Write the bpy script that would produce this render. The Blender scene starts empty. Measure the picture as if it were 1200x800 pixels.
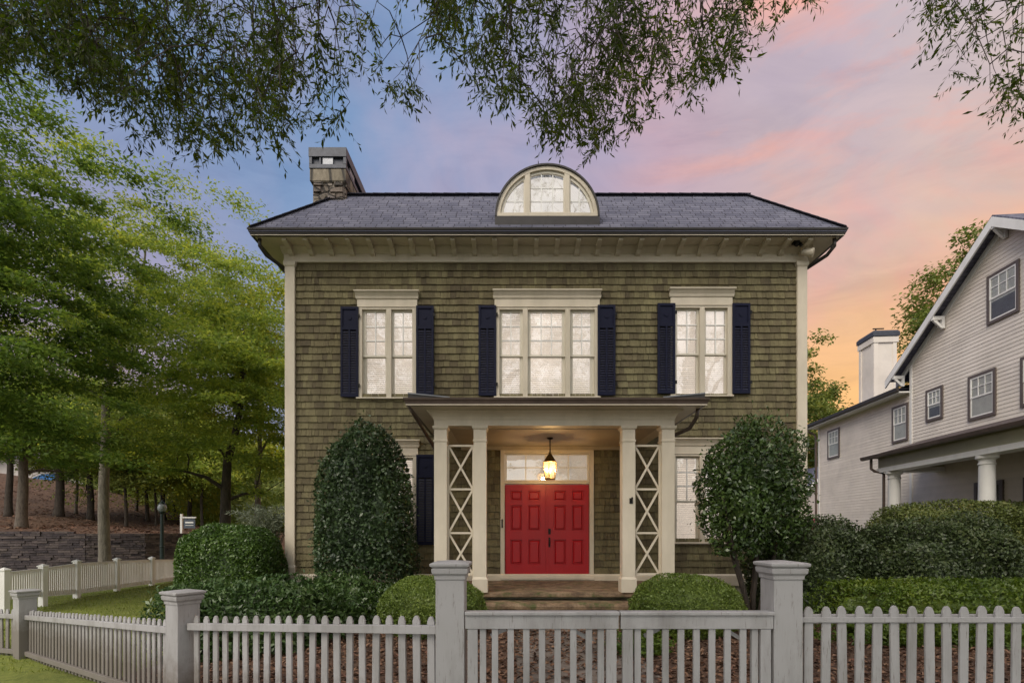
import bpy, math, random
import numpy as np
from mathutils import Vector, Matrix

SC = bpy.context.scene
COL = SC.collection
R = math.radians
random.seed(7)

# ------------------------------------------------------------------ mesh helpers
class MB:
    """collects polygons and links them as ONE mesh object"""
    def __init__(self):
        self.v = []; self.f = []
    def add(self, vs, fs):
        o = len(self.v)
        self.v += [tuple(p) for p in vs]
        self.f += [tuple(o + i for i in f) for f in fs]
        return self
    def box(self, x0, x1, y0, y1, z0, z1):
        if x0 > x1: x0, x1 = x1, x0
        if y0 > y1: y0, y1 = y1, y0
        if z0 > z1: z0, z1 = z1, z0
        return self.add([(x0,y0,z0),(x1,y0,z0),(x1,y1,z0),(x0,y1,z0),(x0,y0,z1),(x1,y0,z1),(x1,y1,z1),(x0,y1,z1)],
            [(0,3,2,1),(4,5,6,7),(0,1,5,4),(1,2,6,5),(2,3,7,6),(3,0,4,7)])
    def bar(self, a, b, w, t, up=(0,1,0)):
        """rectangular bar from a to b, w across, t along up"""
        a = Vector(a); b = Vector(b); d = (b-a).normalized(); u = Vector(up)
        s = d.cross(u).normalized(); u = s.cross(d).normalized()
        vs = []
        for p in (a, b):
            for (i, j) in ((-1,-1),(1,-1),(1,1),(-1,1)):
                vs.append(p + s*(i*w/2) + u*(j*t/2))
        return self.add(vs, [(0,3,2,1),(4,5,6,7),(0,1,5,4),(1,2,6,5),(2,3,7,6),(3,0,4,7)])
    def loft(self, rings, cap=True):
        n = len(rings[0]); vs = [p for r in rings for p in r]; fs = []
        for k in range(len(rings)-1):
            for i in range(n):
                j = (i+1) % n
                fs.append((k*n+i, k*n+j, (k+1)*n+j, (k+1)*n+i))
        if cap:
            if cap != 'end': fs.append(tuple(range(n))[::-1])
            fs.append(tuple((len(rings)-1)*n+i for i in range(n)))
        return self.add(vs, fs)
    def rects(self, steps):
        """stack of rectangles (x0,x1,y0,y1,z), for caps, crowns and bases"""
        return self.loft([[(x0,y0,z),(x1,y0,z),(x1,y1,z),(x0,y1,z)] for (x0,x1,y0,y1,z) in steps])
    def prism(self, poly, axis, a, b):
        """extrude a 2-D polygon along axis from a to b; axis x: (y,z), y: (x,z), z: (x,y)"""
        def P(p, t):
            return {'x': (t,p[0],p[1]), 'y': (p[0],t,p[1]), 'z': (p[0],p[1],t)}[axis]
        n = len(poly)
        vs = [P(p,a) for p in poly] + [P(p,b) for p in poly]
        fs = [tuple(range(n))[::-1], tuple(range(n,2*n))] + [(i,(i+1)%n,n+(i+1)%n,n+i) for i in range(n)]
        return self.add(vs, fs)
    def tube(self, pts, rad, n=8, cap=True):
        pts = [Vector(p) for p in pts]
        if not hasattr(rad, '__len__'): rad = [rad]*len(pts)
        rings = []; ref = None
        for i, p in enumerate(pts):
            d = (pts[min(i+1,len(pts)-1)] - pts[max(i-1,0)]).normalized()
            if ref is None:
                ref = Vector((1,0,0)) if abs(d.x) < .8 else Vector((0,1,0))
            s = (ref - d*ref.dot(d)).normalized(); t = d.cross(s); ref = s
            rings.append([p + (s*math.cos(2*math.pi*k/n) + t*math.sin(2*math.pi*k/n))*rad[i] for k in range(n)])
        return self.loft(rings, cap)
    def lathe(self, c, prof, n=20):
        rings = [[(c[0]+r*math.cos(2*math.pi*k/n), c[1]+r*math.sin(2*math.pi*k/n), z) for k in range(n)] for (r,z) in prof]
        return self.loft(rings)
    def build(self, name, mat, parent=None, bevel=0, smooth=False, local=False):
        me = bpy.data.meshes.new(name)
        off = Vector((0,0,0)) if (local or parent is None) else world_loc(parent)
        me.from_pydata([tuple(Vector(p)-off) for p in self.v], [], self.f)
        me.validate(); me.update()
        o = bpy.data.objects.new(name, me); COL.objects.link(o)
        import bmesh
        bm = bmesh.new(); bm.from_mesh(me); bmesh.ops.recalc_face_normals(bm, faces=bm.faces); bm.to_mesh(me); bm.free()
        me.materials.append(mat)
        if smooth:
            me.polygons.foreach_set('use_smooth', [True]*len(me.polygons))
        if bevel:
            m = o.modifiers.new('bevel', 'BEVEL'); m.width = bevel; m.segments = 2; m.limit_method = 'ANGLE'; m.angle_limit = R(40)
        if parent is not None: o.parent = parent
        return o

def world_loc(o):
    p = Vector(o.location)
    while o.parent is not None:
        o = o.parent; p = p + Vector(o.location)
    return p

def tag(o, label, cat, group=None, kind=None):
    o['label'] = label; o['category'] = cat
    if group: o['group'] = group
    if kind: o['kind'] = kind
    return o
def structure(o):
    o['kind'] = 'structure'; return o
def thing(name, label, cat, loc=(0,0,0), group=None, rz=0):
    o = bpy.data.objects.new(name, None); COL.objects.link(o)
    o.location = loc; o.rotation_euler = (0,0,rz); o.empty_display_size = .2
    return tag(o, label, cat, group)
def copy_part(o, dloc=(0,0,0), parent=None):
    c = o.copy(); COL.objects.link(c)
    c.location = Vector(o.location) + Vector(dloc)
    if parent is not None: c.parent = parent
    for ch in o.children:
        copy_part(ch, (0,0,0), c)
    return c

def fast_mesh(name, V, F4, mat, parent=None, smooth=False, extra=None):
    """numpy quads; extra = (V2, F4_2) merged in"""
    if extra is not None:
        F4 = np.concatenate([F4, extra[1] + len(V)]); V = np.concatenate([V, extra[0]])
    off = np.array((0,0,0)) if parent is None else np.array(world_loc(parent))
    V = (V - off).astype(np.float32)
    me = bpy.data.meshes.new(name)
    me.vertices.add(len(V)); me.vertices.foreach_set('co', V.ravel())
    me.loops.add(len(F4)*4); me.loops.foreach_set('vertex_index', F4.astype(np.int32).ravel())
    me.polygons.add(len(F4)); me.polygons.foreach_set('loop_start', np.arange(0, len(F4)*4, 4, dtype=np.int32))
    me.update(calc_edges=True)
    if smooth: me.polygons.foreach_set('use_smooth', [True]*len(F4))
    o = bpy.data.objects.new(name, me); COL.objects.link(o)
    me.materials.append(mat)
    if parent is not None: o.parent = parent
    return o

def nrm(a):
    return a / np.maximum(np.linalg.norm(a, axis=1, keepdims=True), 1e-9)

def leaf_quads(P, D, N, L, W, fold=.18):
    D = nrm(D); S = nrm(np.cross(D, N)); N2 = np.cross(S, D)
    L = L[:,None]; W = W[:,None]
    b = P; t = P + D*L - N2*L*.08
    m = P + D*L*.48
    l = m + S*W*.5 + N2*W*fold; r = m - S*W*.5 + N2*W*fold
    V = np.stack([b, l, t, r], axis=1).reshape(-1,3)
    F = np.arange(len(P)*4).reshape(-1,4)
    return V, F

class Lump:
    """smooth random bumps over a direction field"""
    def __init__(self, rng, n=14, lo=1.5, hi=5):
        self.k = rng.normal(size=(n,3)); self.k /= np.linalg.norm(self.k,axis=1,keepdims=True)
        self.k *= rng.uniform(lo,hi,size=(n,1)); self.p = rng.uniform(0,6.28,size=n); self.a = 1/np.sqrt(n)
    def __call__(self, D):
        return np.sin(D @ self.k.T + self.p).sum(axis=1)*self.a

def shrub_mesh(name, c, rad, n, leaf, mat, parent=None, seed=0, p=2.0, lump=.10, asp=.45, depth=.35, profile=None, flat=0., zmin=None, up=.2, core=.86, lf=(2.,7.), stray=.11):
    """a clipped or loose shrub: leaves all through the outer layer of a lumpy body, twiggy body inside"""
    rng = np.random.default_rng(seed)
    lm = Lump(rng, lo=lf[0], hi=lf[1]); c = np.array(c); rad = np.array(rad)
    def surf(D):
        if profile is not None:
            t = (D[:,2]+1)/2
            f = np.interp(t, profile[0], profile[1])
            xy = nrm(D[:,:2])
            Q = np.stack([xy[:,0]*f, xy[:,1]*f, D[:,2]], axis=1)
        else:
            pn = (np.abs(D)**p).sum(axis=1)**(1/p)
            Q = D/pn[:,None]
        return Q
    if profile is None:
        D = nrm(rng.normal(size=(n,3)))
        if p > 2.5:
            # even cover of a boxy body
            D = rng.uniform(-1,1,size=(n,3)); ax = rng.choice(3, size=n, p=np.array([rad[1]*rad[2],rad[0]*rad[2],rad[0]*rad[1]])/(rad[1]*rad[2]+rad[0]*rad[2]+rad[0]*rad[1]))
            D[np.arange(n),ax] = np.sign(rng.uniform(-1,1,size=n))
            D = nrm(D)
    else:
        ph = rng.uniform(0,2*np.pi,size=n); z = rng.uniform(-1,1,size=n)
        D = np.stack([np.cos(ph),np.sin(ph),z],axis=1)
    Q = surf(D)
    amp = 1 + lump*lm(Q*2)
    k = amp*(1 - depth*rng.uniform(0,1,size=n)**2.2)
    k = k*(1 + (rng.uniform(0,1,n)<.07)*rng.uniform(0,1,n)*stray/np.mean(rad))
    P = c + Q*rad*k[:,None]
    Nn = nrm(Q/rad + 0)
    O = nrm(Nn + rng.normal(size=(n,3))*.55 + np.array((0,0,up)))
    ax = nrm(rng.normal(size=(n,3)) + Nn*.5 + np.array((0,0,up*.6)))
    L = leaf*rng.uniform(.7,1.3,size=n); W = L*asp*rng.uniform(.8,1.2,size=n)
    P = P - ax*L[:,None]*.5
    keep = np.ones(n,bool) if zmin is None else P[:,2] > zmin
    V, F = leaf_quads(P[keep], ax[keep], O[keep], L[keep], W[keep])
    extra = None
    if core:
        nu, nv = 40, 22
        uu = np.linspace(0,2*np.pi,nu,endpoint=False); vv = np.linspace(-.999,.999,nv)
        g = np.array([(math.cos(a)*(math.sqrt(1-z*z) if profile is None else 1), math.sin(a)*(math.sqrt(1-z*z) if profile is None else 1), z) for z in vv for a in uu])
        Qg = surf(g); Vg = c + Qg*rad*core*(1+lump*lm(Qg*2)+.03*rng.normal(size=len(Qg)))[:,None]
        if zmin is not None: Vg[:,2] = np.maximum(Vg[:,2], zmin)
        Fg = np.array([(j*nu+i, j*nu+(i+1)%nu, (j+1)*nu+(i+1)%nu, (j+1)*nu+i) for j in range(nv-1) for i in range(nu)])
        extra = (Vg, Fg)
    return fast_mesh(name, V, F, mat, parent, extra=extra)

# ------------------------------------------------------------------ materials
def new_mat(name):
    m = bpy.data.materials.new(name); m.use_nodes = True
    nt = m.node_tree; b = nt.nodes['Principled BSDF']
    return m, nt, b
def N(nt, t, **kw):
    n = nt.nodes.new(t)
    for k, v in kw.items():
        if k.startswith('i_'):
            n.inputs[k[2:].replace('_',' ')].default_value = v
        else: setattr(n, k, v)
    return n
def L(nt, a, b): nt.links.new(a, b)
def c4(c): return (c[0], c[1], c[2], 1)
def ramp(nt, stops, interp='LINEAR'):
    n = nt.nodes.new('ShaderNodeValToRGB'); cr = n.color_ramp; cr.interpolation = interp
    while len(cr.elements) < len(stops): cr.elements.new(.5)
    for e, (p, c) in zip(cr.elements, stops):
        e.position = p; e.color = c4(c) if len(c) == 3 else c
    return n
def mixc(nt, a, b, fac, blend='MIX'):
    n = nt.nodes.new('ShaderNodeMix'); n.data_type = 'RGBA'; n.blend_type = blend
    for s, v in ((n.inputs[0], fac), (n.inputs[6], a), (n.inputs[7], b)):
        if hasattr(v, 'type') and hasattr(v, 'links'): nt.links.new(v, s)
        elif isinstance(v, (int, float)): s.default_value = v
        else: s.default_value = c4(v)
    return n.outputs[2]
def coords(nt, scale=(1,1,1), kind='Object', rot=(0,0,0)):
    tc = nt.nodes.new('ShaderNodeTexCoord'); mp = nt.nodes.new('ShaderNodeMapping')
    mp.inputs['Scale'].default_value = scale; mp.inputs['Rotation'].default_value = rot
    nt.links.new(tc.outputs[kind], mp.inputs[0]); return mp.outputs[0]
def noise(nt, vec, scale, detail=6, rough=.6, dist=0):
    n = nt.nodes.new('ShaderNodeTexNoise'); n.inputs['Scale'].default_value = scale
    n.inputs['Detail'].default_value = detail; n.inputs['Roughness'].default_value = rough; n.inputs['Distortion'].default_value = dist
    nt.links.new(vec, n.inputs['Vector']); return n.outputs[0]
def bump(nt, b, h, strength=.3, dist=.01, chain=None):
    n = nt.nodes.new('ShaderNodeBump'); n.inputs['Strength'].default_value = strength; n.inputs['Distance'].default_value = dist
    nt.links.new(h, n.inputs['Height'])
    if chain is not None: nt.links.new(chain, n.inputs['Normal'])
    nt.links.new(n.outputs[0], b.inputs['Normal']); return n.outputs[0]

def paint(name, c, rough=.5, dirt=(.25,.22,.17), amount=.35, scale=3., stretch=(1,1,.25), grain=.15, obj='Object', island=0.):
    """painted wood: faint grain, runs and grime"""
    m, nt, b = new_mat(name)
    v = coords(nt, stretch, obj)
    n1 = noise(nt, v, scale, 8, .65); r1 = ramp(nt, [(.46,(0,0,0)),(.74,(1,1,1))]); L(nt, n1, r1.inputs[0])
    mu = N(nt, 'ShaderNodeMath', operation='MULTIPLY'); L(nt, r1.outputs[0], mu.inputs[0]); mu.inputs[1].default_value = amount
    n2 = noise(nt, coords(nt, (1,1,1), obj), .9, 4); r2 = ramp(nt, [(.3,(c[0]*.86,c[1]*.86,c[2]*.84)),(.7,c)]); L(nt, n2, r2.inputs[0])
    out = mixc(nt, r2.outputs[0], dirt, mu.outputs[0])
    if island:
        g = N(nt, 'ShaderNodeNewGeometry'); hv = N(nt, 'ShaderNodeHueSaturation')
        mr = N(nt, 'ShaderNodeMapRange'); L(nt, g.outputs['Random Per Island'], mr.inputs[0])
        mr.inputs[3].default_value = 1-island; mr.inputs[4].default_value = 1+island
        L(nt, mr.outputs[0], hv.inputs['Value']); L(nt, out, hv.inputs['Color']); out = hv.outputs[0]
    L(nt, out, b.inputs['Base Color']); b.inputs['Roughness'].default_value = rough
    n3 = noise(nt, coords(nt, (14,14,1.2), obj), 6, 4)
    bump(nt, b, n3, grain, .004)
    return m
def simple(name, c, rough=.5, metal=0, var=.2, scale=8, bmp=.1):
    m, nt, b = new_mat(name)
    n1 = noise(nt, coords(nt), scale, 6)
    r1 = ramp(nt, [(.3,tuple(x*(1-var) for x in c)),(.7,tuple(min(1,x*(1+var)) for x in c))]); L(nt, n1, r1.inputs[0])
    L(nt, r1.outputs[0], b.inputs['Base Color']); b.inputs['Roughness'].default_value = rough; b.inputs['Metallic'].default_value = metal
    if bmp: bump(nt, b, noise(nt, coords(nt), scale*6, 4), bmp, .005)
    return m
def leaf_mat(name, cols, trans=.35, rough=.5, spec=.35, vary=2.2):
    """leaf by leaf colour, with broad drifts of tone from branch to branch"""
    m, nt, b = new_mat(name)
    g = N(nt, 'ShaderNodeNewGeometry')
    n1 = noise(nt, coords(nt), 1.0*vary/2.2, 3)
    ad = N(nt, 'ShaderNodeMath', operation='MULTIPLY_ADD'); L(nt, n1, ad.inputs[0]); ad.inputs[1].default_value = 1.1; ad.inputs[2].default_value = -.3
    av = N(nt, 'ShaderNodeMath', operation='MULTIPLY_ADD'); L(nt, g.outputs['Random Per Island'], av.inputs[0]); av.inputs[1].default_value = .55
    L(nt, ad.outputs[0], av.inputs[2])
    rp = ramp(nt, [(i/(len(cols)-1), c) for i, c in enumerate(cols)]); L(nt, av.outputs[0], rp.inputs[0])
    L(nt, rp.outputs[0], b.inputs['Base Color']); b.inputs['Roughness'].default_value = rough
    b.inputs['Specular IOR Level'].default_value = spec
    tr = N(nt, 'ShaderNodeBsdfTranslucent'); 
    hv = N(nt, 'ShaderNodeHueSaturation'); hv.inputs['Value'].default_value = 1.3; hv.inputs['Saturation'].default_value = 1.1
    L(nt, rp.outputs[0], hv.inputs['Color']); L(nt, hv.outputs[0], tr.inputs[0])
    mx = N(nt, 'ShaderNodeMixShader'); mx.inputs[0].default_value = trans
    L(nt, b.outputs[0], mx.inputs[1]); L(nt, tr.outputs[0], mx.inputs[2])
    L(nt, mx.outputs[0], nt.nodes['Material Output'].inputs[0])
    return m
M = {}
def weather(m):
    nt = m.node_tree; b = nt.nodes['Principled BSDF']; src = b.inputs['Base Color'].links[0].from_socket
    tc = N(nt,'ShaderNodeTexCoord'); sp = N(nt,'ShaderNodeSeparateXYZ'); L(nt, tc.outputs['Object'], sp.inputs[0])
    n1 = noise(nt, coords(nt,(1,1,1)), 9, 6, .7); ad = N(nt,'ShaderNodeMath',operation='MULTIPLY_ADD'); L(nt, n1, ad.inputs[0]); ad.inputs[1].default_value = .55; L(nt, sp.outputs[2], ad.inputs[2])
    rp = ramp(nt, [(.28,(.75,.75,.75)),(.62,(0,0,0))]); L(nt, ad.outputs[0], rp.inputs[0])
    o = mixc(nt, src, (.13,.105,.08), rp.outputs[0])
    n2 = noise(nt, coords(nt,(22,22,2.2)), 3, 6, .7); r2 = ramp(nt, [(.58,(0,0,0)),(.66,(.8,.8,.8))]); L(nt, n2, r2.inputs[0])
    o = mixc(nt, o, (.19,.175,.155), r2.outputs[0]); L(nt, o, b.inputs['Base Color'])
M['cream'] = paint('cream trim paint', (.675,.60,.48), .45, (.22,.20,.13), .30, 2.2)
M['cream_wall'] = paint('cream foundation', (.42,.40,.29), .7, (.14,.14,.08), .5, 2.)
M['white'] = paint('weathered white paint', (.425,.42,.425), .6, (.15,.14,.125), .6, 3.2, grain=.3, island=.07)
M['navy_skylit'] = paint('navy paint lightened by sky', (.017,.019,.045), .45, (.03,.03,.045), .3, 3, grain=.1)  # same navy as the shutter frames, colour lightened for sky light on the louvres
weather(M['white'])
M['whitefar'] = paint('white paint', (.85,.84,.82), .5, (.3,.3,.26), .25, 2)
M['door_red'] = paint('red door paint', (.42,.006,.012), .40, (.16,.006,.012), .25, 2, grain=.08)
M['navy'] = paint('navy shutter paint', (.007,.009,.030), .65, (.015,.016,.035), .3, 3, grain=.1); M['navy'].node_tree.nodes['Principled BSDF'].inputs['Specular IOR Level'].default_value = .2
M['gutter'] = simple('dark bronze gutter', (.035,.030,.028), .4, 0, .25, 4, .05)
M['brown_gutter'] = simple('brown gutter', (.085,.060,.048), .42, 0, .25, 4, .05)
M['iron'] = simple('black iron', (.015,.014,.013), .4, .6, .2, 20, .1)
M['brass'] = simple('aged brass', (.30,.20,.07), .35, .9, .25, 12, .1)
M['steel'] = simple('galvanised steel', (.050,.055,.070), .5, .3, .3, 10, .1)
M['pale_metal'] = simple('pale metal edge', (.22,.23,.25), .4, .5, .2, 10, .05)
M['sash'] = paint('sash paint', (.76,.71,.60), .4, (.3,.27,.2), .18, 3)
M['sash_white'] = paint('white sash paint', (.90,.89,.86), .4, (.4,.4,.38), .1, 3)
M['taupe'] = paint('taupe window trim', (.12,.095,.085), .5, (.06,.05,.045), .3, 3)
M['bark'] = None

# cedar shingles, each with its own tone, weathered olive and grey brown
m, nt, b = new_mat('cedar shingle')
g = N(nt,'ShaderNodeNewGeometry')
rp = ramp(nt, [(0,(.100,.082,.050)),(.18,(.132,.114,.066)),(.5,(.160,.142,.080)),(.82,(.194,.174,.098)),(1,(.136,.114,.070))]); L(nt, g.outputs['Random Per Island'], rp.inputs[0])
n1 = noise(nt, coords(nt,(1,1,1)), .55, 6); r1 = ramp(nt, [(.35,(.80,.75,.68)),(.65,(1.08,1.08,1.0))]); L(nt, n1, r1.inputs[0])
o1 = mixc(nt, rp.outputs[0], r1.outputs[0], 1., 'MULTIPLY')
nv_ = noise(nt, coords(nt,(2.2,2.2,.16)), 1.6, 7, .65); rv = ramp(nt, [(.36,(.68,.65,.62)),(.56,(1.06,1.06,1.03)),(.72,(1.2,1.2,1.14))]); L(nt, nv_, rv.inputs[0]); o1 = mixc(nt, o1, rv.outputs[0], .85, 'MULTIPLY')
n2 = noise(nt, coords(nt,(9,9,.8)), 7, 6); r2 = ramp(nt, [(.35,(.70,.68,.64)),(.62,(1.1,1.1,1.1))]); L(nt, n2, r2.inputs[0])
o2 = mixc(nt, o1, r2.outputs[0], .8, 'MULTIPLY')
L(nt, o2, b.inputs['Base Color']); b.inputs['Roughness'].default_value = .85
bump(nt, b, n2, .5, .006); M['shingle'] = m

# asphalt roof
def roof_mat(name, ca, cb, cm, sx=1.):
    m, nt, b = new_mat(name)
    tc = N(nt,'ShaderNodeTexCoord')
    mp = N(nt,'ShaderNodeMapping'); L(nt, tc.outputs['UV'], mp.inputs[0])
    br = N(nt,'ShaderNodeTexBrick', offset=.37, offset_frequency=2, squash=1.4, squash_frequency=3)
    br.inputs['Scale'].default_value = 1; br.inputs['Brick Width'].default_value = .24*sx; br.inputs['Row Height'].default_value = .14*sx
    br.inputs['Mortar Size'].default_value = .010; br.inputs['Mortar Smooth'].default_value = .3; br.inputs['Bias'].default_value = 0
    br.inputs['Color1'].default_value = c4(ca); br.inputs['Color2'].default_value = c4(cb); br.inputs['Mortar'].default_value = c4(cm)
    L(nt, mp.outputs[0], br.inputs['Vector'])
    n1 = noise(nt, mp.outputs[0], 1.7, 6); r1 = ramp(nt, [(.3,(.75,.75,.78)),(.7,(1.2,1.18,1.15))]); L(nt, n1, r1.inputs[0])
    n2 = noise(nt, mp.outputs[0], 90, 2); r2 = ramp(nt, [(.3,(.65,.65,.65)),(.7,(1.3,1.3,1.3))]); L(nt, n2, r2.inputs[0])
    o = mixc(nt, br.outputs[0], r1.outputs[0], 1., 'MULTIPLY'); o = mixc(nt, o, r2.outputs[0], .7, 'MULTIPLY')
    L(nt, o, b.inputs['Base Color']); b.inputs['Roughness'].default_value = .9
    inv = N(nt,'ShaderNodeMath',operation='SUBTRACT'); inv.inputs[0].default_value = 1; L(nt, br.outputs['Fac'], inv.inputs[1])
    ch = bump(nt, b, inv.outputs[0], .9, .012); bump(nt, b, n2, .4, .004, ch)
    return m
M['roof'] = roof_mat('slate grey roof shingle', (.095,.10,.145), (.145,.15,.20), (.035,.035,.05))
M['roof_brown'] = roof_mat('brown roof shingle', (.075,.055,.052), (.13,.10,.095), (.03,.02,.02))
M['roof_blue'] = roof_mat('blue grey roof shingle', (.10,.11,.16), (.14,.15,.20), (.05,.05,.08))

# field stone
def stone_mat(name, cols, scale, stretch=(1,1,1), rough=.85, mort=(.05,.045,.04)):
    m, nt, b = new_mat(name)
    v = coords(nt, stretch)
    vo = N(nt,'ShaderNodeTexVoronoi', feature='F1'); vo.inputs['Scale'].default_value = scale; vo.inputs['Randomness'].default_value = 1; L(nt, v, vo.inputs['Vector'])
    ve = N(nt,'ShaderNodeTexVoronoi', feature='DISTANCE_TO_EDGE'); ve.inputs['Scale'].default_value = scale; L(nt, v, ve.inputs['Vector'])
    sp = N(nt,'ShaderNodeSeparateColor'); L(nt, vo.outputs['Color'], sp.inputs[0])
    rp = ramp(nt, [(i/(len(cols)-1),c) for i,c in enumerate(cols)]); L(nt, sp.outputs[0], rp.inputs[0])
    re = ramp(nt, [(.02,(0,0,0)),(.09,(1,1,1))]); L(nt, ve.outputs[0], re.inputs[0])
    n1 = noise(nt, v, 14, 6); r1 = ramp(nt, [(.3,(.6,.58,.55)),(.7,(1.2,1.2,1.2))]); L(nt, n1, r1.inputs[0])
    o = mixc(nt, rp.outputs[0], r1.outputs[0], .9, 'MULTIPLY'); o = mixc(nt, mort, o, re.outputs[0])
    L(nt, o, b.inputs['Base Color']); b.inputs['Roughness'].default_value = rough
    ch = bump(nt, b, re.outputs[0], .8, .03); bump(nt, b, n1, .5, .02, ch)
    return m
M['chimney_stone'] = stone_mat('rough chimney stone', [(.09,.075,.065),(.21,.18,.145),(.15,.12,.10),(.27,.235,.20),(.12,.10,.10)], 3.2, (1,1,1.3))
M['chimney_band'] = stone_mat('dressed chimney stone', [(.20,.175,.13),(.26,.225,.17),(.17,.145,.11)], 2.2, (1,1,.4))
# brownstone steps with moss
m, nt, b = new_mat('mossy step stone')
v = coords(nt,(1,1,1.1)); n1 = noise(nt, v, 4.2, 9, .75); n2 = noise(nt, v, 5, 6)
rp = ramp(nt, [(.30,(.030,.022,.014)),(.44,(.14,.092,.055)),(.56,(.24,.165,.10)),(.72,(.36,.27,.17))]); L(nt, n1, rp.inputs[0])
r2 = ramp(nt, [(.52,(0,0,0)),(.66,(1,1,1))]); L(nt, n2, r2.inputs[0])
o = mixc(nt, rp.outputs[0], (.075,.085,.025), r2.outputs[0]); L(nt, o, b.inputs['Base Color']); b.inputs['Roughness'].default_value = .8
bump(nt, b, n1, .6, .03); M['step'] = m
# stacked dark block wall: blocks are real, tone per block
m, nt, b = new_mat('dark wall block'); g = N(nt,'ShaderNodeNewGeometry')
rp = ramp(nt, [(0,(.050,.042,.048)),(.4,(.085,.070,.074)),(.7,(.115,.094,.094)),(1,(.16,.132,.122))]); L(nt, g.outputs['Random Per Island'], rp.inputs[0])
n1 = noise(nt, coords(nt,(1,1,2)), 5, 8); r1 = ramp(nt, [(.3,(.55,.55,.55)),(.7,(1.25,1.2,1.2))]); L(nt, n1, r1.inputs[0])
L(nt, mixc(nt, rp.outputs[0], r1.outputs[0], 1, 'MULTIPLY'), b.inputs['Base Color']); b.inputs['Roughness'].default_value = .9
bump(nt, b, n1, .8, .04); M['block'] = m

def bark_mat(name, a, c, sc=5):
    m, nt, b = new_mat(name)
    n1 = noise(nt, coords(nt,(3,3,.7)), sc, 8, .7, .6); rp = ramp(nt, [(.3,a),(.5,tuple((x+y)/2 for x,y in zip(a,c))),(.7,c)]); L(nt, n1, rp.inputs[0])
    L(nt, rp.outputs[0], b.inputs['Base Color']); b.inputs['Roughness'].default_value = .9
    bump(nt, b, n1, .9, .04); return m
M['bark'] = bark_mat('grey brown bark', (.045,.036,.028), (.17,.14,.11))
M['bark_dark'] = bark_mat('dark bark', (.020,.016,.013), (.085,.066,.05))
M['bark_pale'] = bark_mat('pale lichen bark', (.08,.07,.055), (.26,.235,.19))

# ground covers
m, nt, b = new_mat('earth')
n1 = noise(nt, coords(nt), .35, 8); rp = ramp(nt, [(.3,(.05,.06,.02)),(.5,(.075,.085,.028)),(.7,(.11,.095,.05))]); L(nt, n1, rp.inputs[0])
L(nt, rp.outputs[0], b.inputs['Base Color']); b.inputs['Roughness'].default_value = .95; bump(nt, b, noise(nt, coords(nt), 8, 6), .6, .05); M['earth'] = m
def mulch_mat(name, cols, sc):
    m, nt, b = new_mat(name)
    n1 = noise(nt, coords(nt), sc, 9, .75); rp = ramp(nt, [(.28+.44*i/(len(cols)-1),c) for i,c in enumerate(cols)]); L(nt, n1, rp.inputs[0])
    n2 = noise(nt, coords(nt), .6, 4); r2 = ramp(nt, [(.3,(.7,.7,.7)),(.7,(1.2,1.2,1.2))]); L(nt, n2, r2.inputs[0])
    L(nt, mixc(nt, rp.outputs[0], r2.outputs[0], 1, 'MULTIPLY'), b.inputs['Base Color']); b.inputs['Roughness'].default_value = .95
    bump(nt, b, n1, 1., .05); return m
M['mulch'] = mulch_mat('leafy mulch', [(.03,.018,.012),(.095,.052,.033),(.16,.095,.06),(.07,.04,.028)], 14)
M['straw'] = mulch_mat('pine straw', [(.028,.015,.009),(.078,.040,.023),(.130,.074,.042),(.062,.034,.021)], 6)
M['turf'] = mulch_mat('turf', [(.08,.10,.018),(.17,.21,.033),(.24,.27,.05),(.14,.165,.03)], 9)
M['paving'] = stone_mat('path flagstone', [(.12,.10,.085),(.19,.16,.135),(.15,.12,.10)], 1.5, (1,1,1), .8, (.06,.045,.035))
M['asphalt'] = simple('asphalt', (.05,.05,.05), .9, 0, .25, 30, .3)
M['concrete'] = simple('pavement concrete', (.30,.29,.27), .85, 0, .15, 3, .2)

def litter_mat():
    m, nt, b = new_mat('fallen leaf'); g = N(nt,'ShaderNodeNewGeometry')
    rp = ramp(nt, [(0,(.05,.026,.016)),(.3,(.12,.060,.034)),(.6,(.20,.105,.06)),(.85,(.26,.16,.10)),(1,(.15,.06,.04))]); L(nt, g.outputs['Random Per Island'], rp.inputs[0])
    L(nt, rp.outputs[0], b.inputs['Base Color']); b.inputs['Roughness'].default_value = .8; return m
M['litter'] = litter_mat()
M['grass'] = leaf_mat('grass blade', [(.08,.10,.016),(.16,.21,.03),(.23,.27,.045),(.28,.26,.06)], .35, .55)

M['holly'] = leaf_mat('dark holly leaf', [(0.018, 0.0319, 0.014), (0.036, 0.0638, 0.0252), (0.06, 0.1015, 0.0364), (0.0975, 0.1522, 0.056)], .15, .34, .5)
M['holly2'] = leaf_mat('glossy camellia leaf', [(0.018, 0.0348, 0.0117), (0.039, 0.0725, 0.0195), (0.072, 0.1232, 0.0286), (0.1275, 0.1958, 0.0455)], .15, .27, .6)
M['laurel'] = leaf_mat('deep green laurel leaf', [(0.0208, 0.042, 0.0099), (0.0451, 0.089, 0.0165), (0.078, 0.1455, 0.0248), (0.1299, 0.2102, 0.033)], .2, .35, .5)
M['box'] = leaf_mat('boxwood leaf', [(0.0629, 0.0989, 0.0196), (0.1101, 0.162, 0.0309), (0.1651, 0.2302, 0.0421), (0.236, 0.2899, 0.0562)], .25, .45, .4)
M['hedge_dark'] = leaf_mat('dark hedge leaf', [(0.0167, 0.0294, 0.0114), (0.0401, 0.0586, 0.0229), (0.0669, 0.099, 0.0314), (0.1003, 0.1136, 0.0428)], .15, .4, .45)
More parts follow.
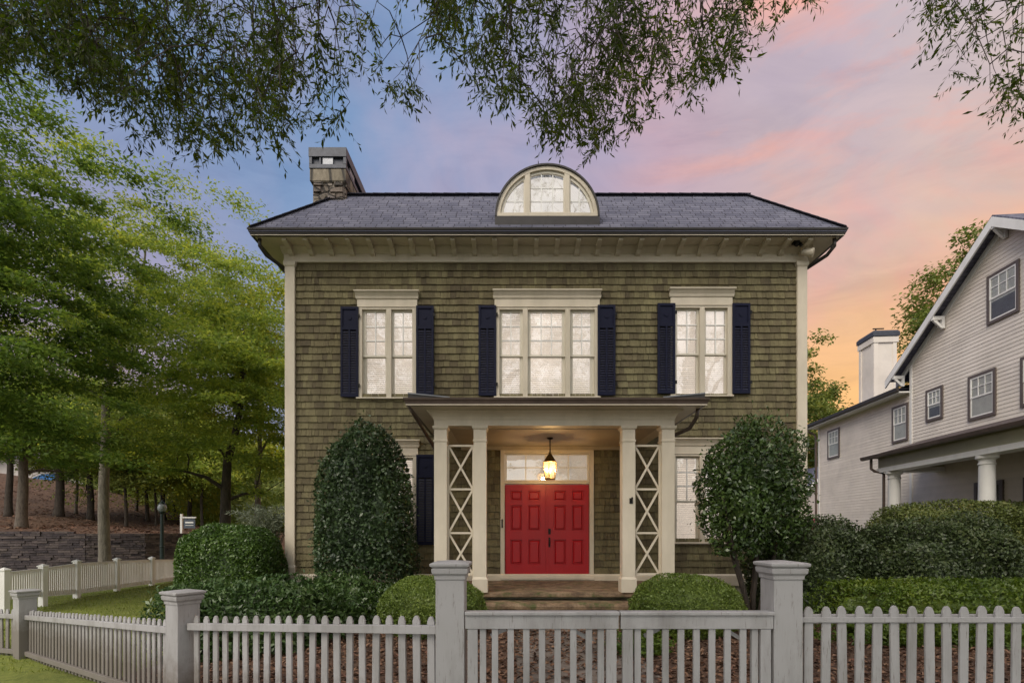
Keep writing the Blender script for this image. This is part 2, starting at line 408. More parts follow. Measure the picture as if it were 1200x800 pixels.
M['hedge_olive'] = leaf_mat('olive hedge leaf', [(0.0455, 0.0615, 0.0149), (0.0868, 0.1148, 0.0297), (0.1404, 0.1721, 0.0416), (0.2066, 0.1886, 0.0594)], .2, .45, .4)
M['hedge_low'] = leaf_mat('low hedge leaf', [(0.0295, 0.0505, 0.0077), (0.0629, 0.1072, 0.0129), (0.1109, 0.1711, 0.0206), (0.1756, 0.2232, 0.0309)], .25, .4, .4)
M['ground_leaf'] = leaf_mat('low shrub leaf', [(0.0176, 0.0396, 0.0103), (0.0422, 0.0858, 0.0207), (0.0739, 0.132, 0.0345), (0.132, 0.1898, 0.0655)], .2, .36, .5)
M['silver'] = leaf_mat('silvery leaf', [(.09,.12,.08),(.17,.20,.14),(.27,.30,.22),(.36,.38,.28)], .3, .5)
M['oak'] = leaf_mat('willow oak leaf', [(0.0165, 0.0304, 0.0054), (0.0363, 0.0609, 0.0086), (0.0628, 0.0913, 0.0119), (0.1239, 0.1445, 0.0152)], .5, .45, .3)
M['elm'] = leaf_mat('elm leaf', [(0.0943, 0.147, 0.0389), (0.1978, 0.2785, 0.0623), (0.339, 0.4061, 0.0858), (0.5887, 0.5801, 0.1013)], .5, .5)
M['elm_dark'] = leaf_mat('deep elm leaf', [(0.0465, 0.0883, 0.0223), (0.1007, 0.1694, 0.0383), (0.1743, 0.2542, 0.051), (0.3099, 0.3559, 0.0638)], .5, .5)
M['elm_gold'] = leaf_mat('turning elm leaf', [(0.1108, 0.1636, 0.035), (0.2354, 0.2999, 0.0523), (0.3878, 0.4088, 0.0642), (0.637, 0.4906, 0.0757)], .5, .5)
M['far_green'] = leaf_mat('far tree leaf', [(0.0683, 0.1002, 0.032), (0.1366, 0.184, 0.048), (0.2237, 0.2648, 0.064), (0.3572, 0.3484, 0.0853)], .35, .55)

# window stuff
m, nt, b = new_mat('window glass')
nt.nodes.remove(b)
lw = N(nt,'ShaderNodeFresnel'); lw.inputs[0].default_value = 1.55
mr = N(nt,'ShaderNodeMath',operation='MULTIPLY_ADD'); L(nt, lw.outputs[0], mr.inputs[0]); mr.inputs[1].default_value = .9; mr.inputs[2].default_value = .10
tr = N(nt,'ShaderNodeBsdfTransparent'); tr.inputs[0].default_value = (.92,.93,.92,1)
gl = N(nt,'ShaderNodeBsdfGlossy'); gl.inputs['Roughness'].default_value = .02
nz = noise(nt, coords(nt), 2.2, 3); bp = N(nt,'ShaderNodeBump'); bp.inputs['Strength'].default_value = .12; bp.inputs['Distance'].default_value = .02
L(nt, nz, bp.inputs['Height']); L(nt, bp.outputs[0], gl.inputs['Normal'])
mx = N(nt,'ShaderNodeMixShader'); L(nt, mr.outputs[0], mx.inputs[0]); L(nt, tr.outputs[0], mx.inputs[1]); L(nt, gl.outputs[0], mx.inputs[2])
L(nt, mx.outputs[0], nt.nodes['Material Output'].inputs[0]); M['glass'] = m
def lit_mat(name, c, e, es):
    m, nt, b = new_mat(name)
    n1 = noise(nt, coords(nt), 1.3, 4); r1 = ramp(nt, [(.3,tuple(x*.7 for x in e)),(.7,e)]); L(nt, n1, r1.inputs[0])
    b.inputs['Base Color'].default_value = c4(c); b.inputs['Roughness'].default_value = .7
    L(nt, r1.outputs[0], b.inputs['Emission Color'])
    oi = N(nt,'ShaderNodeObjectInfo'); mr = N(nt,'ShaderNodeMapRange'); L(nt, oi.outputs['Random'], mr.inputs[0]); mr.inputs[3].default_value = es*.72; mr.inputs[4].default_value = es*1.2
    L(nt, mr.outputs[0], b.inputs['Emission Strength']); return m
M['blind'] = lit_mat('lit blind', (.76,.71,.66), (1.,.86,.77), .33)
M['lit_back'] = lit_mat('lit room behind blind', (.7,.66,.6), (1.,.88,.80), .78)
M['blind_top'] = lit_mat('lit dormer room', (.70,.68,.64), (1.,.89,.82), .58)
M['glass_dim'] = M['glass'].copy()
M['glass_dim'].node_tree.nodes['Math'].inputs[1].default_value = .14; M['glass_dim'].node_tree.nodes['Math'].inputs[2].default_value = .0
M['blind_dull'] = simple('dull shade', (.50,.50,.46), .7, 0, .15, 3, .05)
M['room_dark'] = simple('dark room', (.055,.065,.062), .6, 0, .3, 2, 0)
M['bulb'] = lit_mat('bulb', (1,.9,.7), (1.,.66,.28), 4)
m, nt, b = new_mat('seeded lantern glass'); nt.nodes.remove(b)
tr = N(nt,'ShaderNodeBsdfTransparent'); tr.inputs[0].default_value = (.98,.93,.80,1)
df = N(nt,'ShaderNodeBsdfTranslucent'); df.inputs[0].default_value = (.9,.8,.55,1)
gl = N(nt,'ShaderNodeBsdfGlossy'); gl.inputs['Roughness'].default_value = .1
m1 = N(nt,'ShaderNodeMixShader'); m1.inputs[0].default_value = .10; L(nt, tr.outputs[0], m1.inputs[1]); L(nt, df.outputs[0], m1.inputs[2])
m2 = N(nt,'ShaderNodeMixShader'); m2.inputs[0].default_value = .08; L(nt, m1.outputs[0], m2.inputs[1]); L(nt, gl.outputs[0], m2.inputs[2])
L(nt, m2.outputs[0], nt.nodes['Material Output'].inputs[0]); M['lantern_glass'] = m
M['siding'] = paint('grey white lap siding', (.80,.73,.655), .6, (.40,.36,.33), .3, 1.4, (1,1,1), grain=.1, island=.05)
M['siding_far'] = paint('pale siding', (.48,.44,.42), .6, (.3,.27,.25), .3, 1.4, (1,1,1), grain=.1)
M['ceiling_wood'] = paint('brown porch boards', (.22,.125,.075), .5, (.1,.06,.04), .4, 3)
M['olive_trim'] = paint('pale olive trim', (.46,.44,.30), .5, (.25,.24,.15), .25, 2)
M['lamp_green'] = simple('dark green lamp post', (.012,.028,.026), .4, .2, .2, 8, .05)
M['lamp_glass'] = simple('pale lamp globe', (.30,.33,.36), .25, 0, .1, 8, 0)
M['blue'] = simple('blue awning cloth', (.02,.12,.34), .6, 0, .2, 3, .1)
M['pink'] = simple('pink awning cloth', (.48,.10,.16), .6, 0, .2, 3, .1)
M['sign_dark'] = simple('slate blue sign board', (.06,.08,.11), .5, 0, .2, 6, 0)
# ================================================================== the shingled house
YW = 11.54                       # plane of the front wall
def wx(px): return (px-600)*YW/600
def wz(py): return 1.6 + (621-py)*YW/600
XC = .765                        # middle axis of the front
XL, XR = -5.06, 6.585            # corners
YB = 21.0                        # back wall
house = thing('shingled_house', 'two storey olive cedar shingle house with red double door, navy shutters and half round dormer', 'house', (XC, YW, 0))

# ---- openings (x0,x1,z0,z1)
OPEN = []
W2L = (wx(421.6), wx(487), wz(466), wz(361)); W2C = (wx(582), wx(700), wz(465), wz(361)); W2R = (wx(787.5), wx(855), wz(463.5), wz(359))
W1L = (wx(421.6), wx(488), wz(638), wz(534)); W1R = (wx(787.5), wx(855), wz(635), wz(532))
DOOR = (wx(586.5), wx(695.5), .50, wz(527))
ZW0, ZW1 = .62, 7.62
for w in (W2L, W2C, W2R, W1L, W1R, DOOR): OPEN.append(w)

def cells(x0, x1, z0, z1, holes):
    xs = sorted({x0,x1} | {h[0] for h in holes} | {h[1] for h in holes}); zs = sorted({z0,z1} | {h[2] for h in holes} | {h[3] for h in holes})
    xs = [x for x in xs if x0 <= x <= x1]; zs = [z for z in zs if z0 <= z <= z1]
    for a, b in zip(xs, xs[1:]):
        for c, d in zip(zs, zs[1:]):
            mx, mz = (a+b)/2, (c+d)/2
            if not any(h[0] < mx < h[1] and h[2] < mz < h[3] for h in holes): yield a, b, c, d
mb = MB()
for a, b, c, d in cells(XL, XR, .0, ZW1, OPEN):
    mb.add([(a,YW,c),(b,YW,c),(b,YW,d),(a,YW,d)], [(0,1,2,3)])
mb.box(XL, XL+.1, YW+.01, YB, 0, ZW1); mb.box(XR-.1, XR, YW+.01, YB, 0, ZW1); mb.box(XL, XR, YB-.1, YB, 0, ZW1)
mb.build('wall', simple('sheathing', (.06,.05,.03), .9), house)

def shingles(a, b, z0, z1, put, holes=(), expo=.155, seed=1):
    """courses of single shingles between a and b; put(t, out, z) places a point"""
    rng = random.Random(seed); V = []; F = []
    rows = int((z1-z0)/expo)+1
    for r in range(rows):
        zb = z0 + r*expo + rng.uniform(-.006,.006); zt = min(zb+expo*1.12, z1); 
        if zt-zb < .03: continue
        zm = (zb+min(zb+expo,z1))/2
        iv = [(a,b)]
        for h in holes:
            if h[2] < zm < h[3]:
                nv = []
                for (p,q) in iv:
                    if h[1] <= p or h[0] >= q: nv.append((p,q)); continue
                    if p < h[0]: nv.append((p,h[0]))
                    if h[1] < q: nv.append((h[1],q))
                iv = nv
        for (p,q) in iv:
            x = p + 0.0
            first = rng.uniform(.03,.2)
            while x < q-.004:
                w = first if first else rng.choice((.07,.09,.11,.12,.14,.16,.19,.23)); first = 0
                e = min(x+w, q)
                if q-e < .03: e = q
                g = .004; d = rng.uniform(.030,.037); zz = zb + rng.uniform(-.006,.004); tl = rng.uniform(-.004,.004)
                x0, x1 = x+g*rng.uniform(.2,1), e-g*rng.uniform(.2,1); o = len(V)
                V += [put(x0,d+tl,zz),put(x1,d-tl,zz+rng.uniform(-.004,.004)),put(x1,.004,zt),put(x0,.004,zt),put(x0,.001,zz),put(x1,.001,zz)]
                F += [(o,o+1,o+2,o+3),(o+4,o+5,o+1,o),(o+4,o,o+3,o+3),(o+1,o+5,o+2,o+2)]
                x = e
    F = [tuple(dict.fromkeys(f)) for f in F]
    m = MB(); m.v = V; m.f = F; return m
sh = shingles(XL+.14, XR-.14, ZW0, ZW1, lambda t,o,z: (t, YW-o, z), OPEN, seed=3)
sh.build('shingle_siding', M['shingle'], house)
s2 = shingles(YW+.14, YB, ZW0, ZW1, lambda t,o,z: (XL-o, t, z), (), seed=4); s3 = shingles(YW+.14, YB, ZW0, ZW1, lambda t,o,z: (XR+o, t, z), (), seed=5)
s2.build('side_siding', M['shingle'], house); s3.build('side_siding', M['shingle'], house)
# foundation, water table
mb = MB(); mb.box(XL-.01,XR+.01,YW-.03,YB+.02,-.7,.36); mb.build('foundation', M['cream_wall'], house)
mb = MB(); mb.prism([(YW-.075,.36),(YW+.0,.36),(YW+.0,.62),(YW-.045,.62),(YW-.075,.58)],'x',XL-.05,XR+.05); mb.build('water_table', M['cream'], house, .004)
# corner boards with plinth and cap
def corner_board(x0, x1):
    mb = MB(); mb.rects([(x0-.025,x1+.025,YW-.10,YW+.16,.60),(x0-.025,x1+.025,YW-.10,YW+.16,.78),(x0,x1,YW-.075,YW+.14,.82),(x0,x1,YW-.075,YW+.14,7.50),
        (x0-.02,x1+.02,YW-.095,YW+.15,7.53),(x0-.03,x1+.03,YW-.105,YW+.16,7.61)])
    mb.build('corner_board', M['cream'], house, .004)
corner_board(XL-.03, XL+.19); corner_board(XR-.19, XR+.03)
# frieze, soffit, gutter, brackets
O = .606; YE = YW-O; ZG0, ZG1 = 7.92, 8.065
mb = MB(); mb.prism([(YW-.06,7.61),(YW+.05,7.61),(YW+.05,7.93),(YW-.05,7.93),(YW-.05,7.66),(YW-.06,7.66)],'x',XL-.06,XR+.06)
mb.build('frieze', M['cream'], house, .004)
mb = MB(); mb.box(XL-O+.05,XR+O-.05,YE+.05,YW+.30,7.925,7.955); mb.box(XL-O+.05,XL+.2,YW+.302,YB+O-.05,7.925,7.955); mb.box(XR-.2,XR+O-.05,YW+.302,YB+O-.05,7.925,7.955)
mb.build('soffit', M['cream'], house)
mb = MB(); mb.prism([(YW-.13,7.86),(YW-.05,7.80),(YW-.05,7.925),(YW-.17,7.925),(YW-.165,7.89)],'x',XL-.1,XR+.1); mb.build('bed_moulding', M['cream'], house)
br0 = None; nb = 26
for i in range(nb):
    x = XL+.12 + (XR-XL-.24)*i/(nb-1)
    if br0 is None:
        m_ = MB(); m_.prism([(YW-.052,7.74),(YW-.052,7.922),(YW-.47,7.922),(YW-.47,7.875),(YW-.40,7.855),(YW-.19,7.82),(YW-.12,7.76)],'x',x-.05,x+.05)
        br0 = m_.build('eave_bracket', M['cream'], house, .003); xb = x
    else: copy_part(br0, (x-xb,0,0))
def gutter_run(mb, pts, closed=True):
    """ogee gutter: profile swept with mitred corners along an outline (outward offset)"""
    prof = [(-.05,ZG0),(.0,ZG0),(.02,ZG0+.035),(.03,ZG0+.075),(.055,ZG0+.11),(.06,ZG1),(.045,ZG1),(.04,ZG1-.02),(-.05,ZG1-.02)]
    x0,x1,y0,y1 = pts
    for o,z in prof: pass
    rings = []
    for (o,z) in prof: rings.append([(x0-o,y0-o,z),(x1+o,y0-o,z),(x1+o,y1+o,z),(x0-o,y1+o,z)])
    mb.loft(rings+[rings[0]], cap=False)
mb = MB(); gutter_run(mb, (XL-O+.06,XR+O-.06,YE+.06,YB+O-.06)); mb.build('eave_gutter', M['gutter'], house)
# hip roof with a flat deck
YD = 12.40; run = YD-YE; ZD = 9.69
pe = [(XL-O+.02,YE+.02),(XR+O-.02,YE+.02),(XR+O-.02,YB+O-.02),(XL-O+.02,YB+O-.02)]
pd = [(XL-O+run,YD),(XR+O-run,YD),(XR+O-run,YB+O-run),(XL-O+run,YB+O-run)]
me = bpy.data.meshes.new('roof'); ZE = 8.06
V = [(x-XC,y-YW,ZE) for x,y in pe] + [(x-XC,y-YW,ZD) for x,y in pd] + [(x-XC,y-YW,7.99) for x,y in pe]
me.from_pydata(V, [], [(0,1,5,4),(1,2,6,5),(2,3,7,6),(3,0,4,7),(4,5,6,7),(8,9,1,0),(9,10,2,1),(10,11,3,2),(11,8,0,3)])
uv = me.uv_layers.new(name='UVMap')
for p in me.polygons:
    for li in p.loop_indices:
        c = me.vertices[me.loops[li].vertex_index].co
        uv.data[li].uv = ((c.x if p.index in (0,2) else c.y), c.z*1.41) if p.index != 4 else (c.x, c.y)
me.materials.append(M['roof']); roof = bpy.data.objects.new('roof', me); COL.objects.link(roof); roof.parent = house
# hip and ridge caps
mb = MB()
for i in range(4):
    a = Vector((*pe[i],ZE+.012)); b = Vector((*pd[i],ZD+.012)); n = 12
    for k in range(n):
        p = a.lerp(b,k/n); q = a.lerp(b,(k+1.12)/n); mb.bar(p+Vector((0,0,.006)), q, .18, .014, (0,0,1))
for i in (0,1,3):
    a = Vector((*pd[i],ZD+.015)); b = Vector((*pd[(i+1)%4],ZD+.015)); n = int((b-a).length/.28)
    for k in range(n): mb.bar(a.lerp(b,k/n)+Vector((0,0,.008)), a.lerp(b,(k+1.1)/n), .16, .016, (0,0,1))
mb.build('ridge_caps', M['roof'], roof)

# ---- half round dormer
YF = 11.12; cx = .765; ZB = 8.40; RO = 1.135
dorm = MB()
def arc(r, n=28, z0=ZB): return [(cx+r*math.cos(math.pi*(1-k/n)), z0+r*math.sin(math.pi*(1-k/n))) for k in range(n+1)]
def ring(mb, ro, ri, y0, y1, n=28):
    a = arc(ro,n); b = arc(ri,n)
    for k in range(n):
        q = [a[k],a[k+1],b[k+1],b[k]]
        mb.add([(x,y0,z) for x,z in q]+[(x,y1,z) for x,z in q], [(0,1,2,3),(4,7,6,5),(0,4,5,1),(2,6,7,3)])
    for k in (0,n):
        mb.add([(*a[k][:1],y0,a[k][1]),(b[k][0],y0,b[k][1]),(b[k][0],y1,b[k][1]),(a[k][0],y1,a[k][1])],[(0,1,2,3)])
ring(dorm, RO, RO-.035, YF-.05, 12.9)
# base apron below the sill
dorm.box(cx-RO,cx+RO,YF-.04,YF+.5,8.20,ZB-.003)
dm = dorm.build('dormer', M['gutter'], house)
mb = MB(); ring(mb, RO-.037, RO-.115, YF-.015, YF+.12); mb.box(cx-RO+.04,cx+RO-.04,YF-.03,YF+.12,ZB,ZB+.075)
mb.build('arch_casing', M['cream'], dm, .004)
for x in (cx-.43, cx+.43):
    mb = MB(); h = math.sqrt((RO-.09)**2-.43**2); mb.box(x-.055,x+.055,YF-.01,YF+.11,ZB+.076,ZB+h)
    mb.build('mullion', M['cream'], dm, .004)
def arch_bar(mb, x0, x1, z0, z1, y0, y1):
    mb.box(x0,x1,y0,y1,z0,z1)
RI = RO-.118
mb = MB(); ring(mb, RI-.002, RI-.055, YF+.03, YF+.075)
for sx in (-1,1):
    mb.box(cx+sx*.375-.022,cx+sx*.375+.022,YF+.032,YF+.075,ZB+.075,ZB+math.sqrt(RI**2-.375**2)-.03)
    mb.box(cx+sx*.49-.022,cx+sx*.49+.022,YF+.032,YF+.075,ZB+.075,ZB+math.sqrt(RI**2-.49**2)-.04)
mb.box(cx-.351,cx+.351,YF+.034,YF+.074,ZB+.076,ZB+.125); mb.build('sash', M['sash'], dm)
mb = MB()
for x in (-.125,.125): mb.box(cx+x-.011,cx+x+.011,YF+.042,YF+.066,ZB+.08,ZB+math.sqrt((RI-.04)**2-x*x))
for x in (-.70,.70): mb.box(cx+x-.011,cx+x+.011,YF+.042,YF+.066,ZB+.08,ZB+math.sqrt((RI-.04)**2-x*x))
for z in (.36,.65): mb.box(cx-.352,cx+.352,YF+.044,YF+.064,ZB+z-.011,ZB+z+.011)
for sx in (-1,1):
    x1 = math.sqrt((RI-.04)**2-.36**2); mb.box(cx+sx*.512,cx+sx*x1,YF+.044,YF+.064,ZB+.349,ZB+.371)
mb.build('muntins', M['sash_white'], dm)
a = arc(RI-.02,28,ZB+.001)
mb = MB(); mb.prism(a,'y',YF+.052,YF+.056); mb.build('pane', M['glass'], dm)
mb = MB(); mb.prism(arc(RI+.05,28),'y',YF+.30,YF+.34); mb.build('lit_room', M['blind_top'], dm)

# ---- chimney
chim = MB()
x0,x1,y0,y1 = -4.74,-4.0,12.2,13.72
chim.rects([(x0,x1,y0,y1,8.3),(x0,x1,y0,y1,9.86)])
ch = chim.build('chimney', M['chimney_stone'], house)
mb = MB(); rg = random.Random(5)     # rough quarry faced stones standing proud
for zi, z in enumerate(np.arange(9.15,9.84,.155)):
    x = x0
    while x < x1-.02:
        w = rg.uniform(.16,.34); e = min(x+w,x1); 
        if x1-e < .09: e = x1
        d = rg.uniform(.012,.05); q = .012
        mb.loft([[(x+q,y0+.01,z+q),(e-q,y0+.01,z+q),(e-q,y0+.01,z+.155-q),(x+q,y0+.01,z+.155-q)],
                 [(x+q*2.5,y0-d+rg.uniform(-.012,.012),z+q*2),(e-q*2.5,y0-d+rg.uniform(-.012,.012),z+q*2),(e-q*2.5,y0-d+rg.uniform(-.012,.012),z+.155-q*2),(x+q*2.5,y0-d+rg.uniform(-.012,.012),z+.155-q*2)]])
        x = e
    y = y0
    while y < y1-.02:
        w = rg.uniform(.2,.42); e = min(y+w,y1)
        if y1-e < .1: e = y1
        d = rg.uniform(.012,.05); q = .012
        mb.loft([[(x1-.01,y+q,z+q),(x1-.01,e-q,z+q),(x1-.01,e-q,z+.155-q),(x1-.01,y+q,z+.155-q)],
                 [(x1+d,y+q*2.5,z+q*2),(x1+d,e-q*2.5,z+q*2),(x1+d,e-q*2.5,z+.155-q*2),(x1+d,y+q*2.5,z+.155-q*2)]])
        y = e
mb.build('rough_stones', M['block_stone'] if 'block_stone' in M else M['chimney_stone'], ch)
mb = MB(); mb.rects([(x0-.04,x1+.04,y0-.04,y1+.04,9.86),(x0-.06,x1+.06,y0-.06,y1+.06,9.89),(x0-.06,x1+.06,y0-.06,y1+.06,10.16),(x0-.02,x1+.02,y0-.02,y1+.02,10.17)])
mb.build('stone_band', M['chimney_band'], ch, .012)
a0,a1,b0,b1 = x0-.07,x1+.07,y0-.07,y1+.07
mb = MB(); mb.box(a0,a1,b0,b1,10.172,10.27)
for xa in (a0,a1-.07):
    for ya in (b0,b1-.07): mb.box(xa,xa+.07,ya,ya+.07,10.27,10.44)
mb.box((a0+a1)/2-.2,(a0+a1)/2-.16,b0+.01,b0+.05,10.27,10.44)
mb.box(a0+.06,a1-.06,b0+.06,b1-.06,10.26,10.45); mb.box(a0-.01,a1+.01,b0-.01,b1+.01,10.44,10.66); mb.build('chimney_cap', M['steel'], ch, .006)
mb = MB(); mb.box((a0+a1)/2-.12,(a0+a1)/2+.12,b0+.02,b0+.05,10.275,10.435); mb.build('vent_plate', M['pale_metal'], ch)
mb = MB(); mb.box(a1-.05,a1-.02,b0+.35,b0+.7,10.275,10.435); mb.build('vent_plate', M['pale_metal'], ch)

# ---- windows
def window(w, units, header=(0,0), rows=3, cols=None, zsplit=.5, blind=M['blind'], yw=YW, root=house):
    """casing, crown header, sill and per unit: two sashes, muntins, panes, blind. units = glass x ranges"""
    x0,x1,z0,z1 = w
    mb = MB(); ya, yb = yw-.055, yw+.14
    xs = [x0] + [v for i in range(len(units)-1) for v in ((units[i][1]+units[i+1][0])/2,)] + [x1]
    jw = .075
    mb.box(x0-.045,x0+jw-.01,ya,yb,z0,z1); mb.box(x1-jw+.01,x1+.045,ya,yb,z0,z1)
    mb.box(x0+jw-.01,x1-jw+.01,ya+.004,yb,z1-.05,z1)
    for xm in xs[1:-1]:
        mb.box(xm-.055,xm+.055,ya,yb,z0,z1-.05)
    win = mb.build('window', M['cream'], root, .003)
    mb = MB(); hz = z1; H = header[1]-hz; hx = header[0]
    mb.rects([(x0-.05,x1+.05,ya-.012,yw,hz+.001),(x0-.05,x1+.05,ya-.012,yw,hz+.015),(x0-.045,x1+.045,ya,yw,hz+.018),(x0-.045,x1+.045,ya,yw,hz+H*.50),
      (x0-.07,x1+.07,ya-.02,yw,hz+H*.54),(x0-.08,x1+.08,ya-.03,yw,hz+H*.68),(x0-hx*.7,x1+hx*.7,ya-.07,yw,hz+H*.86),(x0-hx,x1+hx,ya-.10,yw,hz+H*.93),(x0-hx,x1+hx,ya-.10,yw,hz+H)])
    mb.build('header', M['cream'], win, .003)
    mb = MB(); mb.prism([(ya-.035,z0-.035),(yw,z0-.035),(yb,z0+.018),(ya+.012,z0+.004),(ya-.035,z0-.004)],'x',x0-.06,x1+.06); mb.build('sill', M['cream'], win, .003)
    for ui,(u0,u1) in enumerate(units):
        bl_ = (xs[ui]+.055) if ui else x0+jw-.01; br_ = (xs[ui+1]-.055) if ui+1 < len(units) else x1-jw+.01
        zt, zb = z1-.052, z0+.02; zm = zb + (zt-zb)*zsplit; st = .042
        def sash(za, zc, y):
            s = MB(); s.box(bl_+.001,u0,y,y+.04,za,zc); s.box(u1,br_-.001,y,y+.04,za,zc); s.box(u0,u1,y+.001,y+.039,zc-st,zc); s.box(u0,u1,y+.001,y+.039,za,za+st); return s
        up = sash(zm-.012,zt,yw+.015); us = up.build('upper_sash', M['sash'], win)
        lo = sash(zb,zm+.02,yw+.058); lo.build('lower_sash', M['sash'], win)
        nc = cols if cols else max(2, round((u1-u0)/.23)); mu = MB()
        for k in range(1,nc):
            x = u0+(u1-u0)*k/nc; mu.box(x-.012,x+.012,yw+.008,yw+.046,zm+.03,zt-st)
        for k in range(1,rows):
            z = zm+.03+(zt-st-zm-.03)*k/rows; mu.box(u0,u1,yw+.010,yw+.044,z-.012,z+.012)
        mu.build('muntins', M['sash_white'], us)
        p = MB(); p.box(u0-.01,u1+.01,yw+.033,yw+.036,zm+.01,zt-.02); p.box(u0-.01,u1+.01,yw+.076,yw+.079,zb+.02,zm); p.build('pane', M['glass'], win)
        bl = MB(); z = zb; sr = random.choice((.030,.034,.037,.040,.044))
        while z < zt:
            t = random.uniform(-.005,.005)
            bl.add([(u0-.03,yw+.128+t,z),(u1+.03,yw+.128+t,z),(u1+.03,yw+.150+t,z+sr),(u0-.03,yw+.150+t,z+sr)],[(0,1,2,3)]); z += .045
        bl.build('blind', blind, win)
        bk = MB(); bk.add([(u0-.04,yw+.185,zb-.02),(u1+.04,yw+.185,zb-.02),(u1+.04,yw+.185,zt+.02),(u0-.04,yw+.185,zt+.02)],[(0,1,2,3)]); bk.build('lit_room', M['lit_back'], win)
    return win
def gx(a,b): return (wx(a),wx(b))
window(W2L,[gx(429,451),gx(461.5,483)],(.10,wz(343)),zsplit=.47)
window(W2C,[gx(588.5,609),gx(622,658.5),gx(671.6,692)],(.085,wz(342)),zsplit=.47)
window(W2R,[gx(794,816.5),gx(827.5,850)],(.09,wz(340)),zsplit=.47)
window(W1L,[gx(429,451),gx(461.5,483)],(.10,wz(516)),zsplit=.47)
window(W1R,[gx(794,816.5),gx(827.5,850)],(.09,wz(514)),zsplit=.47)
# ---- shutters: raised panel with a round cut above, louvres in two bays below
def make_shutter():
    w, h = .395, 2.02
    mb = MB(); y1 = YW-.05; y0 = y1-.042; X0, Z0 = wx(400.5), wz(466)
    def bx(a,b,c,d,p=0): mb.box(X0+a,X0+b,y0+p,y1,Z0+c,Z0+d)
    st = .048
    bx(0,st,0,h); bx(w-st,w,0,h); bx(w/2-.02,w/2+.02,.08,1.50,.002); bx(st,w-st,0,.08,.001); bx(st,w-st,1.50,1.57,.001); bx(st,w-st,h-.06,h,.001)
    bx(st,w-st,1.57,h-.06,.022)
    s = mb.build('shutter', M['navy'], house, .003)
    lv = MB(); z = .09
    while z < 1.49:
        for (a,b) in ((st,w/2-.02),(w/2+.02,w-st)):
            lv.add([(X0+a,y0+.006,Z0+z),(X0+b,y0+.006,Z0+z),(X0+b,y1-.006,Z0+z+.040),(X0+a,y1-.006,Z0+z+.040),(X0+a,y0+.006,Z0+z+.006),(X0+b,y0+.006,Z0+z+.006),(X0+b,y1-.006,Z0+z+.046),(X0+a,y1-.006,Z0+z+.046)],
               [(0,1,2,3),(4,7,6,5),(0,4,5,1),(2,6,7,3)])
        z += .056
    lv.build('louvres', M['navy_skylit'], s)
    d = MB(); d.tube([(X0+w/2,y0+.021,Z0+1.77),(X0+w/2,y0+.008,Z0+1.77)],.045,12); d.build('boss', M['navy'], s)
    hg = MB()
    for z in (.22,1.78): hg.box(X0+w-.01,X0+w+.035,y0-.006,y0+.02,Z0+z,Z0+z+.07)
    hg.build('hinges', M['iron'], s)
    return s, X0, Z0
sh0, shx, shz = make_shutter()
for (p,y) in ((488.3,465),(561,464.5),(699.8,464),(769.5,462),(856.8,462),(400.5,639),(488.6,638),(856.8,636)):
    copy_part(sh0, (wx(p)-shx,0,wz(y)-shz))
# ---- entrance
xd0, xd1, zd0, zd1 = wx(592), wx(690), .565, wz(567.5); xm = (xd0+xd1)/2
mb = MB(); X0,X1,Z1 = DOOR[0],DOOR[1],DOOR[3]
mb.box(X0,xd0-.012,YW-.05,YW+.12,.50,Z1); mb.box(xd1+.012,X1,YW-.05,YW+.12,.50,Z1); mb.box(xd0-.012,xd1+.012,YW-.049,YW+.12,Z1-.09,Z1)
mb.box(xd0-.012,xd1+.012,YW-.04,YW+.12,zd1+.012,zd1+.075)
mb.box(X0-.02,X1+.02,YW-.075,YW+.02,Z1,Z1+.04)
mb.build('door_frame', M['cream'], house, .004)
mb = MB(); mb.box(X0,X1,YW-.11,YW+.1,.50,.555); mb.build('threshold', M['cream'], house, .004)
tz0, tz1 = zd1+.10, Z1-.115
tr_ = MB(); 
for (a,b) in ((xd0+.03,xm-.03),(xm+.03,xd1-.03)):
    pass
tr_.box(xd0,xd0+.035,YW-.01,YW+.04,tz0-.02,tz1+.02); tr_.box(xd1-.035,xd1,YW-.01,YW+.04,tz0-.02,tz1+.02); tr_.box(xm-.05,xm+.05,YW-.012,YW+.04,tz0-.02,tz1+.02)
tr_.box(xd0+.035,xm-.05,YW-.008,YW+.038,tz1,tz1+.02); tr_.box(xm+.05,xd1-.035,YW-.008,YW+.038,tz1,tz1+.02); tr_.box(xd0+.035,xm-.05,YW-.008,YW+.038,tz0-.02,tz0); tr_.box(xm+.05,xd1-.035,YW-.008,YW+.038,tz0-.02,tz0)
tw = tr_.build('transom_window', M['sash'], house)
mu = MB()
for (a,b) in ((xd0+.035,xm-.05),(xm+.05,xd1-.035)):
    x = (a+b)/2; mu.box(x-.011,x+.011,YW+.0,YW+.025,tz0,tz1); z = (tz0+tz1)/2; mu.box(a,b,YW+.002,YW+.023,z-.011,z+.011)
mu.build('muntins', M['sash_white'], tw)
p = MB(); p.box(xd0+.03,xm-.045,YW+.011,YW+.014,tz0-.01,tz1+.01); p.box(xm+.045,xd1-.03,YW+.011,YW+.014,tz0-.01,tz1+.01); p.build('pane', M['glass'], tw)
p = MB(); p.box(xd0-.01,xd1+.01,YW+.16,YW+.17,tz0-.1,tz1+.1); p.build('lit_hall', M['blind'], tw)
